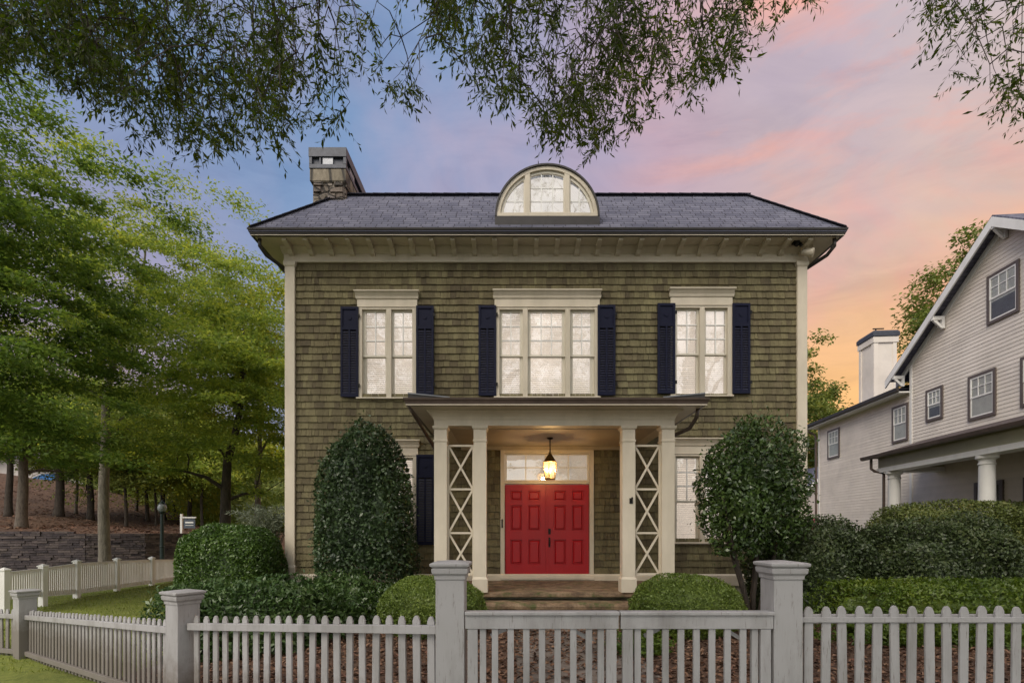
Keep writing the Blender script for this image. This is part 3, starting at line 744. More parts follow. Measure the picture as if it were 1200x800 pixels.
def door_leaf(x0, x1, mirror):
    mb = MB(); W = x1-x0; H = zd1-zd0; y = YW+.0
    mb.box(x0,x1,y+.036,y+.06,zd0,zd1)
    cs = [(.13,.40),(.55,.84)] if not mirror else [(.16,.45),(.60,.87)]
    rs = [(.065,.175),(.225,.50),(.60,.87)]
    holes = [(x0+a*W,x0+b*W,zd1-d*H,zd1-c*H) for (a,b) in cs for (c,d) in rs]
    for a,b,c,d in cells(x0,x1,zd0,zd1,holes): mb.add([(a,y,c),(b,y,c),(b,y,d),(a,y,d)],[(0,1,2,3)])
    mb.add([(x0,y,zd0),(x0,y+.037,zd0),(x0,y+.037,zd1),(x0,y,zd1)],[(0,1,2,3)]); mb.add([(x1,y,zd0),(x1,y+.037,zd0),(x1,y+.037,zd1),(x1,y,zd1)],[(0,1,2,3)])
    for (a,b,c,d) in holes:
        mb.loft([[(a,y,c),(b,y,c),(b,y,d),(a,y,d)],[(a+.010,y+.034,c+.010),(b-.010,y+.034,c+.010),(b-.010,y+.034,d-.010),(a+.010,y+.034,d-.010)],
          [(a+.026,y+.034,c+.026),(b-.026,y+.034,c+.026),(b-.026,y+.034,d-.026),(a+.026,y+.034,d-.026)],[(a+.05,y+.002,c+.05),(b-.05,y+.002,c+.05),(b-.05,y+.002,d-.05),(a+.05,y+.002,d-.05)]], cap='end')
    return mb.build('door', M['door_red'], house)
d1 = door_leaf(xd0, xm-.003, False); d2 = door_leaf(xm+.003, xd1, True)
as_ = MB(); as_.box(xm-.03,xm+.022,YW-.014,YW+.0,zd0,zd1); as_.build('astragal', M['door_red'], d1, .004)
mb = MB(); hx = xm+.055; mb.box(hx-.028,hx+.028,YW-.014,YW,1.51,1.64); mb.box(hx-.020,hx+.020,YW-.012,YW,1.22,1.44)
mb.tube([(hx,YW-.014,1.585),(hx,YW-.036,1.585)],.028,14)
mb.tube([(hx,YW-.01,1.40),(hx,YW-.055,1.385),(hx,YW-.062,1.32),(hx,YW-.055,1.26),(hx,YW-.01,1.245)],[.011,.013,.016,.013,.011],8)
mb.build('handle', M['iron'], d2, .003)
# keep a little handle lower like the photographed grip
db = MB(); db.box(X0+.025,X0+.055,YW-.068,YW-.05,wz(618),wz(608)); db.tube([(X0+.04,YW-.068,wz(611)),(X0+.04,YW-.072,wz(611))],.010,10); db.build('doorbell', M['iron'], house, .003)

# ---- porch
YP = 9.38; cxs = [-1.295,-.58,2.115,2.83]; cw = .115
ZF = .475
mb = MB(); mb.box(-1.75,3.28,YP+.16,YW-.035,.20,ZF-.003); mb.build('porch_base', M['cream_wall'], house)
mb = MB(); mb.box(-1.80,3.33,YP-.10,YW-.031,ZF-.09,ZF); mb.build('porch_floor', M['step'], house, .015)
st0 = MB(); rg = random.Random(2)
def slab(mb, x0,x1,y0,y1,z0,z1,n=11):
    xs = [x0+(x1-x0)*k/n+(rg.uniform(-.08,.08) if 0<k<n else 0) for k in range(n+1)]
    rings = []
    for x in xs:
        d = rg.uniform(-.05,.05); e = rg.uniform(-.022,.012)
        rings.append([(x,y0+d+.01,z0),(x,y0+d,z0+(z1-z0)*.5),(x,y0+d+.02,z1+e-.01),(x,y0+d+.05,z1+e),(x,y1,z1),(x,y1,z0)])
    mb.loft(rings)
slab(st0,-.80,2.40,9.0,9.50,.20,.325); stp = st0.build('step', M['step'], house, .01)
st0 = MB(); slab(st0,-.42,2.10,8.63,9.20,.06,.185); st0.build('step', M['step'], house, .01)
st0 = MB(); slab(st0,-.60,2.30,8.30,8.90,-.1,.055); st0.build('step', M['step'], house, .01)
c0 = None
for x in cxs:
    if c0 is None:
        mb = MB(); w = cw
        def sq(h,z): return (x-h,x+h,YP-h+.0,YP+h,z)
        mb.rects([sq(w+.025,ZF),sq(w+.025,ZF+.24),sq(w+.012,ZF+.26),sq(w,ZF+.28),sq(w,3.20),sq(w+.012,3.205),sq(w+.012,3.235),sq(w,3.24),sq(w,3.42),sq(w+.014,3.43),sq(w+.028,3.455),sq(w+.028,3.488)])
        c0 = mb.build('porch_column', M['cream'], house, .004); xc0 = x
    else: copy_part(c0, (x-xc0,0,0))
for (xa,xb) in ((cxs[0]+cw,cxs[1]-cw),(cxs[2]+cw,cxs[3]-cw)):
    mb = MB(); t = .035; ya, yb = YP-.02, YP+.02
    zz = [.80,1.55,2.35,3.145]
    mb.box(xa,xa+.03,ya+.004,yb-.004,ZF,3.16); mb.box(xb-.03,xb,ya+.004,yb-.004,ZF,3.16)
    for z in zz: mb.box(xa+.03,xb-.03,ya,yb,z-t/2,z+t/2)
    for z0,z1 in zip(zz,zz[1:]):
        mb.bar((xa+.03,YP-.006,z0+t/2),(xb-.03,YP-.006,z1-t/2),.036,.024); mb.bar((xb-.03,YP+.006,z0+t/2),(xa+.03,YP+.006,z1-t/2),.036,.024)
    mb.build('lattice_panel', M['cream'], house)
# beam with flared crown
bx0, bx1 = cxs[0]-cw, cxs[3]+cw; by = YP-cw
mb = MB()
prof = [(0,3.49),(0,3.60),(.012,3.605),(.012,3.625),(.02,3.65),(.045,3.69),(.085,3.72),(.12,3.735),(.12,3.757)]
mb.loft([[(bx0-o,by-o,z),(bx1+o,by-o,z),(bx1+o,YW-.036,z),(bx0-o,YW-.036,z)] for o,z in prof])
bm_ = mb.build('porch_beam', M['cream'], house, .003)
mb = MB(); mb.box(bx0+.26,bx1-.26,by+.26,YW-.04,3.478,3.489); mb.box(bx0+.27,bx1-.27,YW-.085,YW-.037,3.40,3.477); mb.build('porch_ceiling', paint('porch ceiling paint', (.45,.38,.29), .5), house)
og = .466
mb = MB(); mb.box(bx0-og+.04,bx1+og-.04,by-og+.04,YW-.037,3.759,3.785); mb.build('porch_soffit', M['cream'], house)
mb = MB(); zg = 3.757
prof = [(-.06,zg),(-.01,zg),(.005,zg+.03),(.012,zg+.06),(.035,zg+.095),(.04,zg+.125),(.028,zg+.125),(-.02,zg+.115),(-.06,zg+.115)]
rings = [[(bx0-og+.04-o,by-og+.04-o,z),(bx1+og-.04+o,by-og+.04-o,z),(bx1+og-.04+o,YW-.034,z),(bx0-og+.04-o,YW-.034,z)] for o,z in prof]
mb.loft(rings+[rings[0]],cap=False); mb.build('porch_gutter', M['brown_gutter'], house)
a0,a1,b0 = bx0-og+.05,bx1+og-.05,by-og+.05; e = 2.2
mb = MB(); mb.add([(a0,b0,3.87),(a1,b0,3.87),(a1,YW-.036,3.87),(a0,YW-.036,3.87),(a0+.9,YW-.037,4.38),(a1-.9,YW-.037,4.38)],[(0,1,5,4),(1,2,5),(3,0,4),(0,3,2,1)]); mb.build('porch_roof', M['roof'], house)
for sx in (-1,1):
    # dark leaf guard lifting off the end of the porch gutter
    xe = a0+.03 if sx < 0 else a1-.03
    mb = MB(); mb.prism([(xe,3.958),(xe-sx*.76,3.886),(xe-sx*.76,3.880),(xe,3.880)],'y',b0-.01,b0+.40); lg = mb.build('leaf_guard', M['gutter'], house)
    mb = MB(); mb.bar((xe,b0-.02,3.962),(xe-sx*.72,b0-.02,3.892),.02,.014,(0,1,0)); mb.build('metal_edge', M['pale_metal'], lg)
    pass
# downspouts
xr = bx1
mb = MB(); mb.tube([(xr+.36,by-og+.30,3.76),(xr+.36,by-.1,3.62),(xr+.30,YP-.02,3.46),(xr+.06,YP+.16,3.36),(xr+.045,YP+.20,3.2),(xr+.045,YP+.20,.35)],.036,8); mb.build('downspout', M['brown_gutter'], house, smooth=True)
mb = MB(); mb.tube([(bx0-.40,by-og+.30,3.76),(bx0-.36,by-.1,3.70),(bx0-.10,YW-.5,3.10),(bx0-.05,YW-.1,2.9)],.036,8); mb.build('downspout', M['brown_gutter'], house, smooth=True)
for sx, x in ((1,XR),(-1,XL)):
    mb = MB(); mb.tube([(x+sx*.42,YW-.42,7.93),(x+sx*.43,YW-.40,7.78),(x+sx*.36,YW-.25,7.66),(x+sx*.10,YW+.12,7.54),(x+sx*.075,YW+.22,7.40),(x+sx*.075,YW+.22,.3)],.04,8); mb.build('downspout', M['gutter'], house, smooth=True)
# flood light and camera under the right eave, flag bracket on the column
mb = MB(); c = Vector((XR-.04,YW-.20,7.72)); mb.tube([c+Vector((-.14,.0,.04)),c+Vector((-.05,-.03,.01)),c+Vector((.06,-.10,-.03)),c+Vector((.075,-.11,-.035))],[.05,.075,.10,.09],14); mb.tube([c+Vector((-.1,.02,.05)),c+Vector((-.1,.06,.21))],.025,8)
fl = mb.build('flood_light', M['cream'], house, smooth=True)
mb = MB(); mb.box(XR-.42,XR-.30,YW-.36,YW-.24,7.885,7.923); mb.tube([(XR-.36,YW-.30,7.885),(XR-.36,YW-.36,7.83)],.045,12); mb.tube([(XR-.27,YW-.30,7.92),(XR-.25,YW-.33,7.83)],[.02,.04],10); mb.build('security_camera', M['iron'], house)
mb = MB(); c = Vector((cxs[2]+.04,YP-cw,1.6+(621-587)*YP/600)); mb.box(c.x-.03,c.x+.03,c.y-.012,c.y,c.z-.05,c.z+.05); mb.tube([c,c+Vector((0,-.09,.05))],.018,8); mb.build('flag_bracket', M['iron'], house)

# ---- hanging lantern
ly = 10.44; lx = .776
lan = thing('hanging_lantern', 'lit bronze and glass lantern hanging on a rod from the porch ceiling', 'lantern', (lx,ly,2.63))
mb = MB(); mb.lathe((lx,ly),[(.0,3.478),(.065,3.478),(.065,3.462),(.03,3.445),(.012,3.44),(.012,3.20),(.02,3.19),(.0,3.18)],14); mb.build('ceiling_rod', M['iron'], lan, smooth=False)
def hexr(r, z, n=6): return [(lx+r*math.cos(2*math.pi*k/n+.3), ly+r*math.sin(2*math.pi*k/n+.3), z) for k in range(n)]
mb = MB(); mb.loft([hexr(.155,2.985),hexr(.14,3.0),hexr(.085,3.08),hexr(.035,3.15),hexr(.03,3.19)]); mb.loft([hexr(.115,2.63),hexr(.115,2.655),hexr(.105,2.66)])
ta, tb = hexr(.15,2.985), hexr(.108,2.655)
for p,q in zip(ta,tb): mb.tube([p,q],.007,6)
mb.build('lantern_frame', M['brass'], lan)
mb = MB(); mb.loft([hexr(.104,2.66),hexr(.145,2.983)],cap=False); mb.build('glass', M['lantern_glass'], lan)
mb = MB(); mb.lathe((lx,ly),[(.0,2.75),(.012,2.755),(.024,2.79),(.026,2.82),(.016,2.85),(.010,2.87),(.0,2.87)],12); mb.build('bulb', M['bulb'], lan, smooth=True)
mb = MB(); mb.lathe((lx,ly),[(.0,2.662),(.016,2.662),(.016,2.75),(.0,2.75)],10); mb.build('candle_sleeve', M['cream'], lan)
ld = bpy.data.lights.new('lantern_glow','POINT'); ld.energy = 26; ld.color = (1,.64,.30); ld.shadow_soft_size = .05
lo = bpy.data.objects.new('lantern_glow', ld); COL.objects.link(lo); lo.parent = lan; lo.location = (0,0,.23)
# ================================================================== neighbour house (local frame: x=0 its side wall, +y away from the street)
TH = -math.atan(.0833)
nb_ = thing('gabled_house', 'grey white lap sided house with steep side gable, round porch columns and brown porch roof', 'house', (12.92,0,0), rz=TH)
def lap(mb, x, s0, s1, z0, z1, side=None, expo=.118):
    z = z0
    while z < z1-.005:
        zt = min(z+expo, z1)
        a0,b0 = (s0,s1) if side is None else side(z); a1,b1 = (s0,s1) if side is None else side(zt)
        if b0-a0 > .02 and b1-a1 > 0:
            mb.add([(x-.017,a0,z),(x-.017,b0,z),(x-.006,b1,zt),(x-.006,a1,zt),(x-.006,a0,z),(x-.006,b0,z)],[(0,1,2,3),(4,5,1,0)])
        z = zt
SP, ZR, K = 14.64, 10.6, .705
S0, S1 = 10.35, 18.64
def zroof(s): return ZR - K*abs(s-SP)
mb = MB(); mb.prism([(S0,-.3),(S1,-.3),(S1,zroof(S1)-.1),(SP,ZR-.1),(S0,zroof(S0)-.1)],'x',0,9); mb.box(.03,7,S1,25.2,-.3,6.62); mb.build('wall', M['siding'], nb_, local=True)
mb = MB(); lap(mb, 0, S0, S1, -.2, zroof(S1)-.12); lap(mb, 0, S0, S1, zroof(S1)-.12, ZR-.15, lambda z: (SP-(ZR-.1-z)/K, SP+(ZR-.1-z)/K)); lap(mb, .028, S1+.06, 25.2, -.2, 6.62)
mb.build('lap_siding', M['siding'], nb_, local=True)
mb = MB()   # front face siding (towards the street)
z=-.2
while z < 7.4:
    mb.add([(0,S0-.022,z),(9,S0-.022,z),(9,S0-.006,z+.125),(0,S0-.006,z+.125)],[(0,1,2,3)]); z += .125
mb.build('lap_siding', M['siding'], nb_, local=True)
mb = MB(); mb.box(-.035,.05,S1-.10,S1+.015,-.3,zroof(S1)-.1); mb.box(-.035,.05,S0-.03,S0+.10,-.3,zroof(S0)-.1); mb.box(-.0,.08,25.08,25.215,-.3,6.6); mb.build('corner_board', M['whitefar'], nb_, local=True)
# main roof: two slopes with thickness, rakes overhang the side wall by .42
ov = .42; e0, e1 = SP-4.75, SP+4.75
def slope(se):
    mb = MB(); z0, z1 = zroof(se), ZR
    me = MB(); 
    me.add([(-ov,se,z0),(9.4,se,z0),(9.4,SP,z1),(-ov,SP,z1),(-ov,se,z0-.07),(9.4,se,z0-.07),(9.4,SP,z1-.07),(-ov,SP,z1-.07)],[(0,1,2,3),(4,7,6,5),(0,4,5,1),(1,5,6,2),(2,6,7,3),(3,7,4,0)])
    o = me.build('roof', M['roof'], nb_, local=True)
    uv = o.data.uv_layers.new(name='UVMap')
    for li, l in enumerate(o.data.loops):
        c = o.data.vertices[l.vertex_index].co; uv.data[li].uv = (c.x, c.y*1.22)
    return o
r1_ = slope(e0); r2_ = slope(e1)
for se in (e0, e1):
    d = 1 if se > SP else -1
    mb = MB(); zb = lambda s: zroof(s)-.075
    mb.add([(-ov-.02,SP,ZR-.05),(-ov-.02,se,zroof(se)-.05),(-ov-.02,se,zroof(se)-.30),(-ov-.02,SP,ZR-.33),(-ov+.03,SP,ZR-.05),(-ov+.03,se,zroof(se)-.05),(-ov+.03,se,zroof(se)-.30),(-ov+.03,SP,ZR-.33)],[(0,1,2,3),(4,7,6,5),(0,4,5,1),(1,5,6,2),(2,6,7,3),(3,7,4,0)])
    mb.build('rake_board', M['whitefar'], nb_, local=True)
    mb = MB(); mb.add([(-.045,SP,ZR-.10),(-.045,se,zroof(se)-.10),(-.045,se,zroof(se)-.30),(-.045,SP,ZR-.32),(-.0,SP,ZR-.10),(-.0,se,zroof(se)-.10),(-.0,se,zroof(se)-.30),(-.0,SP,ZR-.32)],[(0,1,2,3),(4,7,6,5),(0,4,5,1),(1,5,6,2),(2,6,7,3),(3,7,4,0)])
    mb.build('frieze_board', M['whitefar'], nb_, local=True)
bk = None
for s in (SP, SP+2.35, SP+4.3):
    if bk is None:
        mb = MB(); z = ZR-.38; mb.box(-ov+.0,-.046,s-.05,s+.05,z-.02,z+.10); mb.box(-.13,-.046,s-.05,s+.05,z-.30,z-.021); mb.bar((-ov+.06,s,z-.02),(-.12,s,z-.26),.08,.07,(0,1,0)); bk = mb.build('gable_bracket', M['whitefar'], nb_, local=True)
    else: copy_part(bk, (0,s-SP,zroof(s)-ZR))
# wing roof (low hip), gutter, soffit, chimney
mb = MB(); V = [(-.4,S1+.02,6.76),(-.4,25.6,6.76),(7.2,25.6,6.76),(7.2,S1+.02,6.76),(3.2,S1+.02,8.2),(3.2,22.3,8.2)]
mb.add(V,[(0,1,5,4),(1,2,5),(2,3,4,5),(0,3,2,1)]); wr = mb.build('wing_roof', M['roof'], nb_, local=True)
uv = wr.data.uv_layers.new(name='UVMap')
for li, l in enumerate(wr.data.loops):
    c = wr.data.vertices[l.vertex_index].co; uv.data[li].uv = (c.y, c.x*1.1)
mb = MB(); mb.box(-.38,.1,S1+.02,25.55,6.60,6.65); mb.build('wing_soffit', M['whitefar'], nb_, local=True)
mb = MB(); mb.prism([(-.39,6.64),(-.47,6.68),(-.49,6.79),(-.38,6.79)],'y',S1+.03,25.62); mb.prism([(-.39,6.64),(-.39,6.79),(7,6.79),(7,6.64)],'y',25.56,25.66)
mb.build('wing_gutter', M['gutter'], nb_, local=True)
mb = MB(); mb.tube([(-.40,25.5,6.66),(-.38,25.45,6.5),(-.08,25.35,6.3),(-.06,25.28,6.1),(-.06,25.28,0)],.05,8); mb.build('downspout', M['brown_gutter'], nb_, local=True)
mb = MB(); cx0,cx1,cs0,cs1 = .22,1.08,21.15,22.15; mb.box(cx0,cx1,cs0,cs1,6.4,9.55)
cn = mb.build('chimney', M['siding'], nb_, local=True)
mb = MB(); t=.035
for (xa,xb,sa,sb) in ((cx0-t,cx0-.002,cs0-t,cs0+.14),(cx0-t,cx0-.002,cs1-.14,cs1),(cx0-.001,cx0+.14,cs0-t,cs0-.002),(cx1-.14,cx1,cs0-t,cs0-.002)): mb.box(xa,xb,sa,sb,6.5,9.3)
mb.box(cx0-.06,cx1+.06,cs0-.06,cs1+.06,9.3,9.53); mb.build('trim', M['siding'], cn, local=True)
mb = MB(); mb.rects([(cx0-.09,cx1+.09,cs0-.09,cs1+.09,9.555),(cx0-.09,cx1+.09,cs0-.09,cs1+.09,9.72),(cx0-.02,cx1+.02,cs0-.02,cs1+.02,9.80)]); mb.build('chimney_cap', M['steel'], cn, local=True)
mb = MB(); mb.tube([(cx0+.3,cs0+.4,9.8),(cx0+.3,cs0+.4,10.0)],.03,6); mb.box(cx0+.18,cx0+.62,cs0+.38,cs0+.42,10.0,10.04); mb.build('flue_bar', M['iron'], cn, local=True)
def nwin(s0, s1, z0, z1, x=0, low='dark'):
    f = MB(); t = .085; xo = x-.06
    f.box(xo,x,s0,s0+t,z0,z1); f.box(xo,x,s1-t,s1,z0,z1); f.box(xo+.003,x,s0+t,s1-t,z1-t,z1); f.box(xo+.003,x,s0+t,s1-t,z0,z0+t)
    w = f.build('window', M['taupe'], nb_, local=True)
    a,b,c,d = s0+t,s1-t,z0+t,z1-t; zm = (c+d)/2; st = .045; u = MB(); xs = x-.05
    for (p,q,xx) in ((zm-.02,d,xs+.0),(c,zm+.02,xs+.012)):
        u.box(xx,xx+.02,a,a+st,p,q); u.box(xx,xx+.02,b-st,b,p,q); u.box(xx+.001,xx+.019,a+st,b-st,q-st,q); u.box(xx+.001,xx+.019,a+st,b-st,p,p+st)
    for k in (1,2): y = a+st+(b-a-2*st)*k/3; u.box(xs+.004,xs+.016,y-.012,y+.012,zm+.02,d-st)
    y = (zm+d)/2; u.box(xs+.005,xs+.015,a+st,b-st,y-.012,y+.012)
    u.build('sash', M['sash_white'], w, local=True)
    p = MB(); p.box(x-.036,x-.033,a,b,c,d); p.build('pane', M['glass_dim'], w, local=True)
    k = MB(); k.add([(x-.028,a,zm-.1 if low=='dark' else c),(x-.028,b,zm-.1 if low=='dark' else c),(x-.028,b,d),(x-.028,a,d)],[(0,1,2,3)]); k.build('shade', M['blind_dull'], w, local=True)
    if low == 'dark':
        k = MB(); k.add([(x-.027,a,c),(x-.027,b,c),(x-.027,b,zm-.1),(x-.027,a,zm-.1)],[(0,1,2,3)]); k.build('dark_room', M['room_dark'], w, local=True)
x_=-.0
nwin(23.3,24.3,4.93,6.28,.03,'full'); nwin(18.78,19.66,4.90,6.28,.03,'full')
nwin(17.05,17.82,5.33,6.43,0,'dark'); nwin(15.0,16.0,4.98,6.36,0,'full'); nwin(13.1,14.2,4.98,6.36,0,'dark'); nwin(14.24,15.3,7.68,9.13,0,'dark')
# porch along the side
mb = MB(); P0,P1 = 6.0,17.85
mb.add([(-2.1,P0,4.13),(-2.1,P1,4.13),(-.02,P1-.4,4.76),(-.02,P0,4.76),(-2.1,P0,4.09),(-2.1,P1,4.09),(-.02,P1-.02,4.09),(-.02,P0,4.09)],[(0,1,2,3),(4,7,6,5),(0,4,5,1),(1,5,6,2),(0,3,7,4)])
pr = mb.build('porch_roof', M['roof_brown'], nb_, local=True)
uv = pr.data.uv_layers.new(name='UVMap')
for li, l in enumerate(pr.data.loops):
    c = pr.data.vertices[l.vertex_index].co; uv.data[li].uv = (c.y, c.x*1.05)
mb = MB(); mb.prism([(-2.08,4.02),(-2.16,4.05),(-2.18,4.14),(-2.08,4.14)],'y',P0,P1+.05); mb.build('porch_gutter', M['brown_gutter'], nb_, local=True)
mb = MB(); mb.box(-1.86,-1.44,P0,P1-.45,3.70,4.08); mb.box(-1.44,-.03,P1-.85,P1-.45,3.70,4.08); mb.build('porch_beam', M['olive_trim'], nb_, local=True)
mb = MB(); mb.box(-1.89,-1.41,P0,P1-.42,3.55,3.699); mb.box(-1.41,-.03,P1-.88,P1-.42,3.55,3.699); mb.build('beam_trim', M['whitefar'], nb_, local=True)
mb = MB(); mb.box(-1.43,-.03,P0,P1-.86,3.86,3.90); mb.build('porch_ceiling', M['ceiling_wood'], nb_, local=True)
mb = MB(); mb.box(-1.95,-.03,P0,P1-.4,-.2,.55); mb.build('porch_floor', M['concrete'], nb_, local=True)
c0 = None
for s in (16.9, 13.25, 9.6):
    if c0 is None:
        mb = MB(); r=.19; mb.lathe((-1.65,s),[(0,.55),(r+.05,.55),(r+.05,.66),(r+.02,.70),(r,.74),(r,1.6),(r-.02,3.25),(r-.02,3.30),(r,3.31),(r,3.34),(r-.02,3.35),(r-.02,3.42),(r+.03,3.46),(r+.05,3.47),(r+.05,3.549),(0,3.549)],28)
        c0 = mb.build('porch_column', M['whitefar'], nb_, local=True); q_ = s
        m_ = c0.modifiers.new('edge','EDGE_SPLIT'); m_.split_angle = R(35); c0.data.polygons.foreach_set('use_smooth',[True]*len(c0.data.polygons))
    else: copy_part(c0,(0,s-q_,0))
mb = MB(); mb.tube([(-2.0,17.55,4.05),(-2.0,17.55,3.72),(-1.95,17.45,3.62),(-1.8,17.2,3.50),(-1.8,17.2,.0)],.045,8); mb.build('downspout', M['brown_gutter'], nb_, local=True)
for (s0,s1) in ((14.75,15.75),(13.1,14.1),(11.2,12.2)):
    f = MB(); f.box(-.07,-.0,s0,s0+.1,.55,3.05); f.box(-.07,-.0,s1-.1,s1,.55,3.05); f.box(-.068,-.0,s0+.1,s1-.1,2.93,3.05)
    d = f.build('porch_door', M['taupe'], nb_, local=True)
    p = MB(); p.box(-.040,-.036,s0+.1,s1-.1,.6,2.93); p.build('pane', M['glass'], d, local=True)
    p = MB(); p.box(-.033,-.028,s0+.1,s1-.1,.6,2.93); p.build('dark_room', M['room_dark'], d, local=True)
# pale outbuilding with a pink awning beyond the rear corner
gb = thing('outbuilding', 'small pale outbuilding with blue grey roof behind the grey white house', 'outbuilding', (18.0,33,0))
mb = MB(); mb.prism([(17.0,-.5),(23,-.5),(23,3.2),(20,5.6),(17.0,3.2)],'y',31.5,38); mb.build('wall', M['siding_far'], gb)
mb = MB(); mb.add([(16.5,31.2,2.95),(16.5,38.2,2.95),(20,38.2,5.75),(20,31.2,5.75),(23.5,31.2,2.95),(23.5,38.2,2.95)],[(0,1,2,3),(2,5,4,3)]); 
rf = mb.build('roof', M['roof_blue'], gb); uv = rf.data.uv_layers.new(name='UVMap')
for li, l in enumerate(rf.data.loops):
    c = rf.data.vertices[l.vertex_index].co; uv.data[li].uv = (c.y, c.x*1.3)
mb = MB(); mb.bar((16.45,31.16,2.9),(20,31.16,5.74),.05,.16,(0,0,1)); mb.bar((23.55,31.16,2.9),(20,31.16,5.74),.05,.16,(0,0,1)); mb.build('rake_board', M['whitefar'], gb)
mb = MB(); mb.add([(17.2,31.45,2.35),(20.2,31.45,2.35),(20.2,30.6,1.8),(17.2,30.6,1.8),(17.2,30.6,1.6),(20.2,30.6,1.6)],[(0,1,2,3),(3,2,5,4)]); mb.build('awning', M['pink'], gb)
# ================================================================== ground
def sstep(a, b, t):
    t = max(0., min(1., (t-a)/(b-a))); return t*t*(3-2*t)
def gz(x, y):
    """height of the lot: level by the house, falling gently to the street on the left"""
    return -.42*sstep(-1.0,-6.5,x) - .12*sstep(14,24,y)*sstep(-4,-9,x)
WALLPTS = [(-33,19.5),(-27,20.6),(-22,21.8),(-19.0,22.8),(-17.2,24.0),(-16.3,26.0),(-16.2,28.5)]
def hill(x, y):
    """bank behind the retaining wall"""
    d = y - np.interp(x, [p[0] for p in WALLPTS[:6]], [p[1] for p in WALLPTS[:6]])
    return d
def zhill(x, y):
    t = max(0., y-21); side = sstep(-12, -20, x)
    h = 1.62 + .20*min(t,26)*(.04+.96*sstep(-21,-50,x)) - .03*max(0,x+24)
    return h
def sheet(name, xs, ys, zf, mat):
    V = [(x,y,zf(x,y)) for y in ys for x in xs]; n = len(xs)
    F = [(j*n+i,j*n+i+1,(j+1)*n+i+1,(j+1)*n+i) for j in range(len(ys)-1) for i in range(n-1)]
    me = bpy.data.meshes.new(name); me.from_pydata(V,[],F); me.materials.append(mat); me.polygons.foreach_set('use_smooth',[True]*len(F))
    o = bpy.data.objects.new(name, me); COL.objects.link(o); return structure(o)
def axis(lo, hi, a, b, step):
    c = list(np.arange(a, b+1e-6, step)); o = []; s = step; x = a
    while x > lo: s *= 1.5; x -= s; o.append(max(x,lo))
    o = o[::-1]; s = step; x = b; p = []
    while x < hi: s *= 1.5; x += s; p.append(min(x,hi))
    return o+c+p
sheet('ground', axis(-900,900,-24,16,.5), axis(-400,1500,-2,30,.5), lambda x,y: gz(x,y)-.02, M['earth'])
sheet('lawn', list(np.arange(-15.5,-3.0,.4)), list(np.arange(5.5,40,.5)), lambda x,y: gz(x,y), M['turf'])
sheet('garden_bed', list(np.arange(-5.2,13,.35)), list(np.arange(4.2,11.6,.35)), lambda x,y: gz(x,y)+.012, M['mulch'])
sheet('walkway', [.05,.4,.8,1.2,1.6], list(np.arange(4.0,8.35,.3)), lambda x,y: gz(x,y)+.026, M['paving'])
sheet('pavement', list(np.arange(-20,20,1.)), [1.2,2.2,3.2], lambda x,y: gz(x,y)*.6-.008, M['concrete'])
sheet('street', list(np.arange(-40,41,2.)), [-7,-5,-3,-1], lambda x,y: -.11+gz(x,y)*.6, M['asphalt'])
mb = MB(); mb.box(-40,40,-.99,-.84,-.4,.0); structure(mb.build('kerb', M['concrete']))
# bank with pine straw
def wallz(x): return zhill(x, 22)+.05
hx = list(np.arange(-70,-12,1.0)); hv = []
def zh(x,y):
    w = np.interp(x,[p[0] for p in WALLPTS[:6]],[p[1] for p in WALLPTS[:6]])
    z = zhill(x,y) + .18*math.sin(x*.7+y*.4)*math.sin(y*.5) 
    if x > -16.6: z = z*sstep(-13.5,-16.6,x) + (gz(x,y)-.1)*(1-sstep(-13.5,-16.6,x))
    return z
V=[];F=[];nx=70;ny=46
for j in range(ny):
    for i in range(nx):
        x = -70+ (58*i/(nx-1)); w = float(np.interp(x,[p[0] for p in WALLPTS],[p[1] for p in WALLPTS]))
        if x > -16.25: w = 28.5
        y = w+.10 + (max(j-1,0)/(ny-2))**1.6*60; V.append((x,y,(wallz(x)-.07+max(0,zh(x,y)-wallz(x)+.07)*min(1,(j-1)/4)) if 0<j<5 and x<-16.3 else zh(x,y) if j else -.7))
for j in range(ny-1):
    for i in range(nx-1): F.append((j*nx+i,j*nx+i+1,(j+1)*nx+i+1,(j+1)*nx+i))
me = bpy.data.meshes.new('hillside'); me.from_pydata(V,[],F); me.materials.append(M['straw']); me.polygons.foreach_set('use_smooth',[True]*len(F))
ho = bpy.data.objects.new('hillside',me); COL.objects.link(ho); structure(ho)
# retaining wall of stacked blocks
rw = MB(); rg = random.Random(11)
for (a,b) in zip(WALLPTS,WALLPTS[1:]):
    A = Vector((*a,0)); B = Vector((*b,0)); Lw = (B-A).length; d = (B-A)/Lw; n = Vector((d.y,-d.x,0))
    z = -.75; row = 0
    while z < 1.85:
        t = -rg.uniform(0,.3)
        while t < Lw:
            w = rg.uniform(.22,.55); t0,t1 = max(0,t),min(Lw,t+w); xm_ = (A+d*(t0+t1)/2).x
            if t1-t0 > .04 and z+.08 < wallz(xm_):
                o = rg.uniform(-.025,.035); g = .006; h = .105
                p0 = A+d*(t0+g)+n*(o+.0); p1 = A+d*(t1-g)+n*(o+rg.uniform(-.01,.01)); q0 = A+d*(t0+g)-n*.25; q1 = A+d*(t1-g)-n*.25
                za, zb = z+g, z+h-g
                rw.add([(p0.x,p0.y,za),(p1.x,p1.y,za),(q1.x,q1.y,za),(q0.x,q0.y,za),(p0.x,p0.y,zb),(p1.x,p1.y,zb),(q1.x,q1.y,zb),(q0.x,q0.y,zb)],[(0,3,2,1),(4,5,6,7),(0,1,5,4),(1,2,6,5),(2,3,7,6),(3,0,4,7)])
            t += w
        z += .105; row += 1
rwo = rw.build('retaining_wall', M['block']); tag(rwo,'long dark stacked block retaining wall below the pine straw bank','retaining wall')

